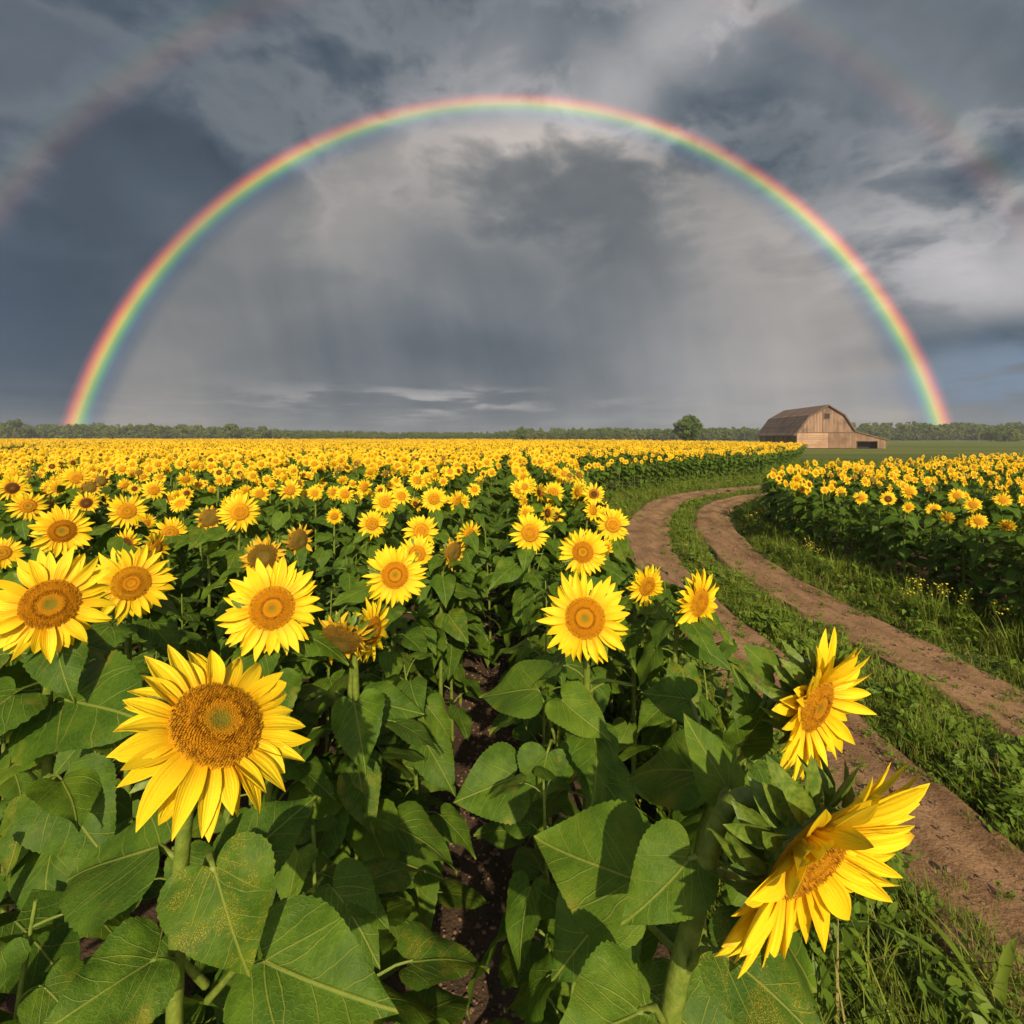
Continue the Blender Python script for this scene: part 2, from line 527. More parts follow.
def mat_soil(name, dark, lightc, rough_=0.7):
    m, t, out = new_mat(name)
    p = t.n("ShaderNodeTexCoord").outputs["Object"]
    n1 = t.m("ADD", t.m("MULTIPLY", t.noise(p, 0.9, 5.0, 0.6), 0.5), t.m("MULTIPLY", t.noise(t.vm("MULTIPLY", p, (4.5, 0.7, 1.0)), 1.3, 5.0, 0.62), 0.5))
    n2 = t.noise(p, 14.0, 6.0, 0.65)
    n3 = t.noise(p, 70.0, 3.0, 0.6)
    c = t.mix(t.ss(n1, 0.36, 0.60), dark, lightc)
    c = t.mix(t.ss(n2, 0.52, 0.76, 0.0, 0.7), c, tuple(k * 0.55 for k in dark))
    c = t.mix(t.ss(n3, 0.60, 0.75, 0.0, 0.5), c, tuple(min(1, k * 1.5) for k in lightc))
    h = t.m("ADD", t.m("MULTIPLY", n2, 1.0), t.m("MULTIPLY", n3, 0.35))
    principled(t, out, c, 0.93, t.bump(h, rough_, 0.03), 0.15)
    return m


M["soil"] = mat_soil("field_soil", (0.050, 0.031, 0.019), (0.090, 0.056, 0.034))
M["track"] = mat_soil("track_dirt", (0.150, 0.083, 0.040), (0.300, 0.176, 0.090), 0.7)


def mat_ground():
    m, t, out = new_mat("ground_cover")
    p = t.n("ShaderNodeTexCoord").outputs["Object"]
    n1 = t.noise(p, 0.05, 4.0, 0.6)
    n2 = t.noise(p, 2.2, 6.0, 0.65)
    n3 = t.noise(p, 30.0, 3.0, 0.6)
    c = t.mix(t.ss(n1, 0.35, 0.65), (0.055, 0.085, 0.016), (0.105, 0.125, 0.028))
    c = t.mix(t.ss(n2, 0.42, 0.75, 0.0, 0.8), c, (0.115, 0.085, 0.040))
    c = t.mix(t.ss(n3, 0.45, 0.75, 0.0, 0.6), c, (0.030, 0.050, 0.010))
    _, y, _ = t.sep(p)
    far = t.ss(y, 46.0, 70.0)
    band = t.noise(t.vm("MULTIPLY", p, (0.004, 0.035, 0.0)), 1.0, 3.0, 0.5)
    fc = t.ramp(band, [(0.36, (0.055, 0.095, 0.018)), (0.46, (0.105, 0.135, 0.028)), (0.54, (0.16, 0.155, 0.040)), (0.64, (0.075, 0.115, 0.022))])
    c = t.mix(far, c, fc)
    principled(t, out, c, 0.9, t.bump(t.m("ADD", n2, n3), 0.6, 0.05), 0.1)
    return m


M["ground"] = mat_ground()


# ------------------------------------------------------------------ layout of the land (metres; x to the side, y away)
def interp(tab, y):
    ys = [a for a, _ in tab]
    return float(np.interp(y, ys, [b for _, b in tab]))


EDGE_W = [(-6, 1.10), (9, 1.15), (12, 1.5), (15.5, 2.5), (18.6, 3.7), (20, 5.1), (25.6, 9.5), (29.7, 14.9), (44, 25), (88, 52), (400, 300)]
EDGE_E = [(-6, 5.7), (6, 5.6), (7.5, 5.45), (9.1, 5.45), (11, 5.9), (12.8, 6.5), (14.5, 7.6), (17, 9.8), (19, 13), (21.2, 17), (25.3, 24), (30.8, 34), (36, 44), (60, 90)]
RUT_W = [(2.33, -4), (2.33, 3), (2.34, 5), (2.36, 7), (2.5, 9), (2.85, 10.7), (3.65, 13.25), (5.6, 17.5), (8.3, 20.3), (11, 22), (15, 24.3), (22, 28.5), (32, 34), (45, 41)]
RUT_E = [(4.12, -4), (4.08, 4), (4.05, 6), (4.05, 7.5), (4.2, 9.1), (4.6, 10.8), (5.1, 12.6), (6.3, 15.5), (8.6, 18.3), (12, 20.3), (16.2, 22.6), (23, 26.6), (33, 32), (46, 39)]


def spline(pts, n):
    pts = [np.array(p, float) for p in pts]
    P = [2 * pts[0] - pts[1]] + pts + [2 * pts[-1] - pts[-2]]
    out = []
    for i in range(1, len(P) - 2):
        for k in range(n):
            s = k / n
            a, b, c, d = P[i - 1], P[i], P[i + 1], P[i + 2]
            out.append(0.5 * (2 * b + (c - a) * s + (2 * a - 5 * b + 4 * c - d) * s * s + (3 * b - a - 3 * c + d) * s ** 3))
    out.append(pts[-1])
    return np.array(out)


RW, RE = spline(RUT_W, 14), spline(RUT_E, 14)


def far_w(x):
    return 170 - 1.75 * x if x > 0 else 170 - 0.25 * x


def in_west(x, y):
    return x < interp(EDGE_W, y) and y < far_w(x)


def in_east(x, y):
    return x > interp(EDGE_E, y) and y < 37 + 0.02 * x and x < 75


def rut_dist(x, y):
    p = np.array((x, y))
    return min(np.min(np.hypot(*(RW - p).T)), np.min(np.hypot(*(RE - p).T)))


def fbm(x, y, s, o=4):
    return noise.fractal(Vector((x * s, y * s, 3.7)), 1.0, 2.0, o)


# ground: one sheet, finer near the camera
def build_ground():
    xs = np.concatenate([np.linspace(-640, -20, 40), np.linspace(-18, 18, 73), np.linspace(20, 640, 40)])
    ys = np.concatenate([np.linspace(-60, -4, 12), np.linspace(-3, 36, 100), np.linspace(38, 396, 60)])
    mb = MB()
    rows = []
    for y in ys:
        rows.append([((x, y, (0.02 * fbm(x, y, 0.35) - 0.078) if abs(x) < 30 and -3 < y < 40 else -0.078), (0, 0)) for x in xs])
    mb.grid(rows)
    tag(link("ground", mb.mesh("ground", M["ground"])), "rough green and brown land between the fields reaching to the woods", "ground", kind="structure")


def strip(name, pts, half, z, mat, label, wob=0.10, nx=12, hgt=0.0):
    mb = MB()
    rows = []
    L = 0.0
    for i, p in enumerate(pts):
        t = pts[min(i + 1, len(pts) - 1)] - pts[max(i - 1, 0)]
        t = t / np.hypot(*t)
        nrm = np.array((t[1], -t[0]))
        row = []
        for j in range(nx + 1):
            q = j / nx * 2 - 1
            e = wob * fbm(p[0] * 1.0 + q * 5, p[1], 2.1, 5) if j in (0, nx) else 0.0
            hw = half if not callable(half) else half(p[1])
            w = q * (hw + e * (1 if j == nx else 1))
            P = p + nrm * w
            zz = z + hgt * (0.9 * fbm(P[0], P[1], 1.7, 5) - 0.8 * (math.exp(-((abs(q) - 0.45) / 0.3) ** 2)))
            if j in (0, nx):
                zz = z - 0.100
            row.append(((P[0], P[1], zz), (0, 0)))
        rows.append(row)
    mb.grid(rows, flip=False)
    o = link(name, mb.mesh(name, mat))
    return tag(o, label, "track", kind="structure")


build_ground()


def resample(pts, step):
    d = np.concatenate([[0], np.cumsum(np.hypot(*np.diff(pts, axis=0).T))])
    s = np.arange(0, d[-1], step)
    return np.stack([np.interp(s, d, pts[:, 0]), np.interp(s, d, pts[:, 1])], axis=1)


RWs, REs = resample(RW, 0.16), resample(RE, 0.16)
strip("dirt_track", RWs, lambda y: 0.43 + 0.013 * max(0, min(y, 17) - 3), 0.004, M["track"], "bare brown wheel rut along the edge of the larger sunflower field", 0.2, 18, 0.034)
strip("dirt_track", REs, lambda y: 0.42 + 0.004 * max(0, min(y, 15) - 3), 0.004, M["track"], "bare brown wheel rut on the barn side of the grassy strip", 0.2, 18, 0.034)


def soil_sheet(name, label, poly, z):
    mb = MB()
    mb.poly([(x, y, z) for x, y in poly])
    tag(link(name, mb.mesh(name, M["soil"])), label, "soil", kind="structure")


soil_sheet("field_soil", "dark soil under the larger sunflower field",
           [(-60, -6)] + [(x - (0.45 if y < 11 else 1.2), y) for y, x in EDGE_W[:-2]] + [(20, 110), (-60, 110)], 0.030)
soil_sheet("field_soil", "dark soil under the sunflower field by the barn",
           [(x + 0.10, y) for y, x in EDGE_E[:-1]] + [(70, 37), (70, -6)], 0.030)


# ------------------------------------------------------------------ stuff built from many copies of a few source shapes
def scatter(name, sources, points, mats, label, cat):
    """One object: its mesh holds the source shapes and bare points; geometry nodes put a source on every point.
    sources: list of MB; points: list of (k, loc, euler, scale)."""
    V, F, MI, UV, SRC = [], [], [], [], []
    for k, s in enumerate(sources):
        b = len(V)
        V += s.v
        UV += s.uv
        F += [tuple(b + i for i in q) for q in s.f]
        MI += s.mi
        SRC += [k + 1] * len(s.v)
    ns = len(V)
    V = V + [tuple(p[1]) for p in points]
    me = bpy.data.meshes.new(name)
    me.from_pydata(V, [], F)
    for m in mats:
        me.materials.append(m)
    me.polygons.foreach_set("material_index", np.asarray(MI, np.int32))
    me.polygons.foreach_set("use_smooth", np.full(len(F), True, dtype=bool))
    vi = np.empty(len(me.loops), dtype=np.int32)
    me.loops.foreach_get("vertex_index", vi)
    lay = me.uv_layers.new(name="UVMap")
    lay.data.foreach_set("uv", np.asarray(UV, dtype=np.float32)[vi].ravel())
    n = len(V)
    a = me.attributes.new("src", "INT", "POINT")
    a.data.foreach_set("value", np.array(SRC + [0] * len(points), np.int32))
    a = me.attributes.new("pt", "INT", "POINT")
    a.data.foreach_set("value", np.array([0] * ns + [p[0] + 1 for p in points], np.int32))
    a = me.attributes.new("rot", "FLOAT_VECTOR", "POINT")
    a.data.foreach_set("vector", np.array([(0, 0, 0)] * ns + [tuple(p[2]) for p in points], np.float32).ravel())
    a = me.attributes.new("scl", "FLOAT", "POINT")
    a.data.foreach_set("value", np.array([1.0] * ns + [p[3] for p in points], np.float32))
    me.update()
    o = link(name, me)
    ng = bpy.data.node_groups.new(name + "_nodes", "GeometryNodeTree")
    ng.interface.new_socket(name="Geometry", in_out="INPUT", socket_type="NodeSocketGeometry")
    ng.interface.new_socket(name="Geometry", in_out="OUTPUT", socket_type="NodeSocketGeometry")
    N, L = ng.nodes, ng.links
    gi, go, join = N.new("NodeGroupInput"), N.new("NodeGroupOutput"), N.new("GeometryNodeJoinGeometry")

    def named(nm, dt):
        nd = N.new("GeometryNodeInputNamedAttribute")
        nd.data_type = dt
        nd.inputs[0].default_value = nm
        return nd.outputs[0]

    def pick(nm, k):
        cmp_ = N.new("FunctionNodeCompare")
        cmp_.data_type = "INT"
        cmp_.operation = "EQUAL"
        L.new(named(nm, "INT"), cmp_.inputs[2])
        cmp_.inputs[3].default_value = k + 1
        s = N.new("GeometryNodeSeparateGeometry")
        s.domain = "POINT"
        L.new(gi.outputs[0], s.inputs[0])
        L.new(cmp_.outputs[0], s.inputs[1])
        return s.outputs[0]

    for k in range(len(sources)):
        mp = N.new("GeometryNodeMeshToPoints")
        L.new(pick("pt", k), mp.inputs[0])
        ip = N.new("GeometryNodeInstanceOnPoints")
        L.new(mp.outputs[0], ip.inputs["Points"])
        L.new(pick("src", k), ip.inputs["Instance"])
        er = N.new("FunctionNodeEulerToRotation")
        L.new(named("rot", "FLOAT_VECTOR"), er.inputs[0])
        L.new(er.outputs[0], ip.inputs["Rotation"])
        L.new(named("scl", "FLOAT"), ip.inputs["Scale"])
        L.new(ip.outputs[0], join.inputs[0])
    L.new(join.outputs[0], go.inputs[0])
    md = o.modifiers.new("copies", "NODES")
    md.node_group = ng
    tag(o, label, cat, kind="stuff")
    return o


# ------------------------------------------------------------------ sunflower pieces
HEART = spline([(0.0, 0.0), (-0.085, 0.075), (-0.150, 0.20), (-0.125, 0.345), (0.0, 0.455), (0.17, 0.490), (0.36, 0.435), (0.55, 0.325), (0.72, 0.205), (0.87, 0.092), (1.0, 0.0)], 8)
HEART_S = np.concatenate([[0], np.cumsum(np.hypot(*np.diff(HEART, axis=0).T))])
HEART_S = HEART_S / HEART_S[-1]


def leaf_mb(seed, rows=18, cols=8, wide=0.46, fold=0.22, droop=0.35, ripple=0.035, teeth=0.035, twist=0.0, with_uv=True):
    """Heart-shaped blade with a notched base, the stalk's end at the origin, tip along +X (length 1), upper face +Z."""
    r = random.Random(seed)
    mb = MB()
    ph, ph2 = r.uniform(0, 6), r.uniform(0, 6)
    bend = r.uniform(-0.10, 0.10)
    asym = (r.uniform(0.88, 1.08), r.uniform(0.88, 1.08))
    pw = r.uniform(0.85, 1.2)
    ky = wide * 1.62
    out = []
    for i in range(rows + 1):
        s_ = i / rows
        ox, oy = float(np.interp(s_, HEART_S, HEART[:, 0])), float(np.interp(s_, HEART_S, HEART[:, 1]))
        mx = s_ ** 1.05
        row = []
        for j in range(-cols, cols + 1):
            q = abs(j) / cols
            sg = 1 if j >= 0 else -1
            e = 1.0
            if abs(j) == cols and teeth and 1 < i < rows:
                e = 1.0 + (teeth if i % 2 else -teeth * 0.6) * (0.5 + 0.8 * r.random())
            x = mx + (ox - mx) * q
            y = sg * oy * q * ky * asym[0 if sg > 0 else 1] * e
            t = max(0.0, x)
            a = min(1.0, abs(y) / (0.5 * ky))
            z = fold * abs(y) * (1 - 0.55 * a) - droop * t ** 1.8 - 0.16 * droop * a * a
            z += ripple * math.sin(10 * x + ph + (2.2 if sg > 0 else 0)) * q ** 1.5
            z += 0.6 * ripple * math.sin(5 * x + 8 * y + ph2)
            # quilting between the side ribs
            z += 0.35 * ripple * math.cos(2 * math.pi * 4.1 * (x - 0.74 * abs(y) ** 0.72 + 0.52)) * q * (1 - q)
            yy = y + bend * t * t
            ca = twist * t
            p = Vector((x, yy * math.cos(ca) - z * math.sin(ca), z * math.cos(ca) + yy * math.sin(ca)))
            row.append((p, (y, x)))
        out.append(row)
    mb.grid(out)
    return mb


def leaf_with_petiole(seed, lod=0, petiole=0.55, lift=0.30, pitch=-0.5):
    """Leaf with its stalk: starts at the origin, goes out along +X. Blade length 1."""
    r = random.Random(seed * 13 + 5)
    mb = MB()
    if lod == 0:
        blade = leaf_mb(seed, 30, 6, r.uniform(0.50, 0.60), r.uniform(0.10, 0.34), r.uniform(0.15, 0.5), r.uniform(0.02, 0.05), 0.035, r.uniform(-0.35, 0.35))
    elif lod == 1:
        blade = leaf_mb(seed, 10, 2, r.uniform(0.50, 0.60), r.uniform(0.10, 0.34), r.uniform(0.2, 0.5), 0.05, 0.0, r.uniform(-0.35, 0.35))
    else:
        blade = leaf_mb(seed, 5, 1, 0.56, 0.2, r.uniform(0.25, 0.5), 0.0, 0.0, 0.0)
    end = Vector((petiole, 0, lift))
    pts = [Vector((0, 0, 0)), Vector((petiole * 0.35, 0, lift * 0.62)), Vector((petiole * 0.72, 0, lift * 0.98)), end + Vector((0.03, 0, 0.02 * pitch))]
    if lod < 2:
        mb.tube(pts, [0.024, 0.019, 0.016, 0.012], 6 if lod == 0 else 4, 1, False)
    mat = Matrix.Translation(end) @ Matrix.Rotation(-pitch, 4, "Y") @ Matrix.Rotation(r.uniform(-0.35, 0.35), 4, "X")
    mb.add(blade, mat, 0)
    return mb


def petal_grid(L, w, rows, cols, curl, cup, twist, bend, r):
    out = []
    k1 = r.uniform(0.62, 1.1)
    for i in range(rows + 1):
        t = i / rows
        wid = w * (0.50 + 0.50 * math.sin(math.pi * min(1, t * 1.05 + 0.03)) ** 0.8) if t < 0.47 else w * (1 - ((t - 0.47) / 0.53) ** 1.55) ** (0.95 * k1)
        if i == rows:
            wid = w * 0.03
        row = []
        for j in range(-cols, cols + 1):
            q = j / cols
            y = q * wid + bend * t * t * L
            z = curl * t * t * L + cup * (q * q) * wid + (0.12 * wid * math.cos(3 * math.pi * q) if cols > 1 else 0)
            a = twist * t
            yy, zz = y * math.cos(a) - z * math.sin(a), y * math.sin(a) + z * math.cos(a)
            row.append((Vector((t * L, yy, zz)), (q, t)))
        out.append(row)
    return out


def petals_mb(seed, lod=0, old=False, n=None, reflex=0.0, gap=0.0, lenf=1.0, loose=False, rd=0.41, wf=1.12):
    """Ray petals of a head of overall radius 1, in the plane z = 0, facing +Z."""
    r = random.Random(seed * 7 + 1)
    mb = MB()
    n = n or {0: 44, 1: 34, 2: 22, 3: 12}[lod]
    rows, cols = {0: (9, 3), 1: (5, 1), 2: (3, 1), 3: (2, 1)}[lod]
    for i in range(n):
        lay = i % 2
        a = 2 * math.pi * (i + r.uniform(-0.32, 0.32)) / n
        if gap and r.random() < gap:
            continue
        L = (1 - rd) * r.uniform(0.74, 1.10) * (1.0 if lay == 0 else 0.94) * lenf + 0.06
        w = r.uniform(0.068, 0.102) * (wf if lod < 2 else (1.35 if lod == 2 else 2.2))
        tilt = r.uniform(-0.16, 0.26) - 0.14 * lay + reflex
        curl = r.uniform(-0.30, 0.10)
        if loose:
            tilt = r.gauss(0.42, 0.11) + reflex
            curl = r.uniform(-0.34, 0.04)
        if old:
            L *= r.uniform(0.55, 0.95)
            tilt = r.uniform(-0.5, 0.7)
            curl = r.uniform(-0.6, 0.6)
            w *= 0.75
        g = petal_grid(L, w, rows, cols, curl, r.uniform(0.1, 0.8), r.uniform(-0.7, 0.7) * (1.6 if old else 1), r.uniform(-0.09, 0.09), r)
        mat = Matrix.Rotation(a, 4, "Z") @ Matrix.Translation((rd - 0.03, 0, 0.0 - 0.03 * lay)) @ Matrix.Rotation(-tilt, 4, "Y")
        mb.grid([[(mat @ p, uv) for p, uv in row] for row in g])
    return mb


def disc_mb(seed, lod=0, dome=0.10, rd=0.435):
    r = random.Random(seed * 3 + 2)
    mb = MB()
    seg, ring = {0: (40, 14), 1: (24, 7), 2: (14, 4), 3: (8, 2)}[lod]

    def height(q):
        return dome * (1 - q ** 2.2) - 0.35 * dome * math.exp(-(q / 0.28) ** 2) + 0.02

    rows = []
    for i in range(ring + 1):
        q = i / ring
        rows.append([((rd * q * math.cos(2 * math.pi * k / seg), rd * q * math.sin(2 * math.pi * k / seg), height(q)), (q, 0.35 + 0.3 * r.random())) for k in range(seg + 1)])
    rows.append([((rd * 0.98 * math.cos(2 * math.pi * k / seg), rd * 0.98 * math.sin(2 * math.pi * k / seg), -0.05), (1.0, 0.2)) for k in range(seg + 1)])
    mb.grid(rows)
    if lod == 0:
        n = 1150
        for i in range(8, n):
            q = math.sqrt((i + 0.5) / n)
            a = i * 2.399963
            sp = rd * 1.55 / math.sqrt(n)
            sz = sp * (0.62 + 0.38 * r.random()) * (0.75 + 0.35 * q)
            hh = sp * (0.9 + 1.1 * r.random()) * (0.55 + 0.9 * (q > 0.42))
            c = Vector((rd * q * math.cos(a), rd * q * math.sin(a), height(q) - 0.004))
            rad = Vector((math.cos(a), math.sin(a), 0))
            tan = Vector((-math.sin(a), math.cos(a), 0))
            lean = rad * sz * r.uniform(-0.3, 0.6)
            v = r.random()
            b = [c + rad * sz, c + tan * sz, c - rad * sz, c - tan * sz]
            top = c + lean + Vector((0, 0, hh))
            k0 = len(mb.v)
            mb.v += [tuple(p) for p in b] + [tuple(top)]
            mb.uv += [(q, v * 0.55)] * 4 + [(q, v)]
            for j in range(4):
                mb.f.append((k0 + j, k0 + (j + 1) % 4, k0 + 4))
                mb.mi.append(0)
    return mb


def head_back_mb(seed, lod=0):
    """Green receptacle behind the disc with its pointed bracts (material slot 0)."""
    r = random.Random(seed + 91)
    mb = MB()
    seg = {0: 24, 1: 14, 2: 8, 3: 6}[lod]
    prof = [(0.09, -0.30), (0.24, -0.24), (0.39, -0.13), (0.44, -0.04), (0.40, 0.0)]
    if lod >= 2:
        prof = [(0.10, -0.27), (0.44, -0.10), (0.46, -0.01)]
    mb.grid([[((rr * math.cos(2 * math.pi * k / seg), rr * math.sin(2 * math.pi * k / seg), z), (k / seg, i)) for k in range(seg + 1)] for i, (rr, z) in enumerate(prof)])
    nb = {0: 34, 1: 16, 2: 8, 3: 0}[lod]
    for i in range(nb):
        a = 2 * math.pi * (i + r.uniform(-0.3, 0.3)) / nb
        lay = i % 3
        L = r.uniform(0.28, 0.50)
        g = petal_grid(L, 0.10, 4 if lod == 0 else 2, 1, r.uniform(-0.9, 0.2), 0.5, r.uniform(-0.5, 0.5), r.uniform(-0.2, 0.2), r)
        mat = Matrix.Rotation(a, 4, "Z") @ Matrix.Translation((0.47 - 0.09 * lay, 0, -0.06 - 0.06 * lay)) @ Matrix.Rotation(r.uniform(0.0, 0.5) + 0.25 * lay, 4, "Y")
        mb.grid([[(mat @ p, uv) for p, uv in row] for row in g])
    return mb


_cache = {}


def cached(key, make):
    if key not in _cache:
        _cache[key] = make()
    return _cache[key]


DISC_MAT = {"fresh": "disc", "dark": "disc_dark", "old": "disc_old"}


def head_meshes(kind, lod, var):
    old = kind == "old"
    pet = cached(("pet", kind == "old", kind == "ragged", lod, var), lambda: petals_mb(var, lod, old, gap=(0.22 if old else 0.06), reflex=0.0).mesh("petals", M["petal_old"] if old else M["petal"]))
    dome = {"fresh": 0.10, "dark": 0.13, "old": 0.20}.get(kind, 0.1)
    rd = 0.56 if old else (0.475 if kind == "broad" else 0.435)
    dis = cached(("disc", kind, lod, var % 2), lambda: disc_mb(var % 2, lod, dome, rd).mesh("disc", M[DISC_MAT.get(kind, "disc")]))
    if kind == "broad":
        pet = cached(("pet", "broad", var), lambda: petals_mb(var, 0, False, 46, 0.0, 0.02, 1.0, rd=0.45, wf=1.3).mesh("petals", M["petal"]))
    if kind == "bowed":
        pet = cached(("pet", "bowed", var), lambda: petals_mb(var, 0, False, 50, 0.0, 0.02, 1.22, True, wf=1.28).mesh("petals", M["petal"]))
    back = cached(("back", lod, var % 3), lambda: head_back_mb(var % 3, lod).mesh("flower_head", M["bract"]))
    return back, dis, pet


def leaf_mesh(lod, var, mat="leaf"):
    pr = random.Random(var * 17 + 3)
    pet, lift, pitch = pr.uniform(0.35, 0.65), pr.uniform(0.05, 0.40), pr.uniform(-0.75, 0.0)
    return cached(("leaf", lod, var, mat), lambda: leaf_with_petiole(var, lod, pet, lift, pitch).mesh("leaf", [M[mat], M["stem"]]))


def bezier(P, n):
    P = [Vector(p) for p in P]
    out = []
    for i in range(n + 1):
        t = i / n
        s = 1 - t
        out.append(P[0] * s ** 3 + P[1] * 3 * s * s * t + P[2] * 3 * s * t * t + P[3] * t ** 3)
    return out


def smooth_path(pts, n):
    P = [pts[0] * 2 - pts[1]] + pts + [pts[-1] * 2 - pts[-2]]
    out = []
    for i in range(1, len(P) - 2):
        a, b, c, d = P[i - 1], P[i], P[i + 1], P[i + 2]
        for k in range(n):
            t = k / n
            out.append((b * 2 + (c - a) * t + (a * 2 - b * 5 + c * 4 - d) * t * t + (b * 3 - a - c * 3 + d) * t ** 3) * 0.5)
    return out + [pts[-1]]


def stem_curve(base, head, face, dia, n=10):
    nk = head - face * dia * 0.13
    hgt = head.z
    P1 = Vector((base.x, base.y, hgt * 0.62))
    P2 = head - face * dia * 0.75 + Vector((0, 0, -0.02))
    P2.x, P2.y = 0.55 * P2.x + 0.45 * (base.x + nk.x) / 2, 0.55 * P2.y + 0.45 * (base.y + nk.y) / 2
    return bezier([base, P1, P2 + Vector((0, 0, 0.10 * dia)), nk], n)


def foliage_mb(r, lod, height, nl, size, skip_top=0.11):
    mb = MB()
    for i in range(nl):
        z = height * (0.12 + (1 - skip_top - 0.12) * ((i + r.uniform(0, 0.8)) / nl) ** 0.72)
        a = i * 2.4 + r.uniform(-0.5, 0.5)
        sc = size * r.uniform(0.75, 1.15) * (1.0 - 0.40 * max(0, (z / height - 0.66) / 0.34))
        v = r.randrange(10)
        lf = cached(("leafmbv", lod, v), lambda: leaf_with_petiole(v + 40, lod, 0.35 + 0.03 * v, 0.08 + 0.03 * v, 0.05 - 0.075 * v))
        mb.add(lf, Matrix.Translation((0, 0, z)) @ Matrix.Rotation(a, 4, "Z") @ Matrix.Diagonal((sc, sc, sc, 1)))
    return mb


def view_x(px, d):
    return (px - HX) * d / FOC


def view_z(py, d):
    return EYE - (py - HY) * d / FOC


CAM = Vector((0, 0, EYE))


def to_px(p):
    if p[1] < 0.05:
        return None
    return HX + FOC * p[0] / p[1], HY + FOC * (EYE - p[2]) / p[1]


def face_cam(p, up=0.0, side=0.0, k=1.0):
    f = Vector((0, 0, EYE)) - Vector(p)
    f.z *= k
    f.normalize()
    f = f + Vector((side, 0, up))
    return f.normalized()


def face_fit(h, ang, c):
    """Facing vector whose disc shows in the picture as an ellipse with its short axis along ang and a short/long ratio of c."""
    best, bf = 1e9, None
    P = np.array(h)
    k = np.arange(12) * math.pi / 6
    want = np.array((math.cos(R(ang)), math.sin(R(ang))))
    eye = (CAM - Vector(h)).normalized()
    for ia in range(72):
        for ie in range(-17, 18):
            a, e = R(ia * 5), R(ie * 5)
            f = Vector((math.cos(e) * math.cos(a), math.cos(e) * math.sin(a), math.sin(e)))
            if f.dot(eye) < 0.05:
                continue
            u = f.orthogonal().normalized()
            w = f.cross(u)
            C = P + 0.05 * (np.outer(np.cos(k), np.array(u)) + np.outer(np.sin(k), np.array(w)))
            q = np.stack([C[:, 0] / C[:, 1], (EYE - C[:, 2]) / C[:, 1]], 1) * FOC
            q = q - q.mean(0)
            ev, evec = np.linalg.eigh(q.T @ q)
            ratio = math.sqrt(max(ev[0], 0) / ev[1])
            F = P + 0.02 * np.array(f)
            dq = np.array((F[0] / F[1] - P[0] / P[1], (EYE - F[2]) / F[1] - (EYE - P[2]) / P[1]))
            s = evec[:, 0] * (1 if evec[:, 0] @ dq > 0 else -1)
            err = (1 - s @ want) * (1.2 - ratio) * 2 + abs(ratio - c) * 2
            if err < best:
                best, bf = err, f
    return bf


LEAF_MATS = ["leaf", "leaf", "leaf", "leaf_light", "leaf", "leaf_rust"]


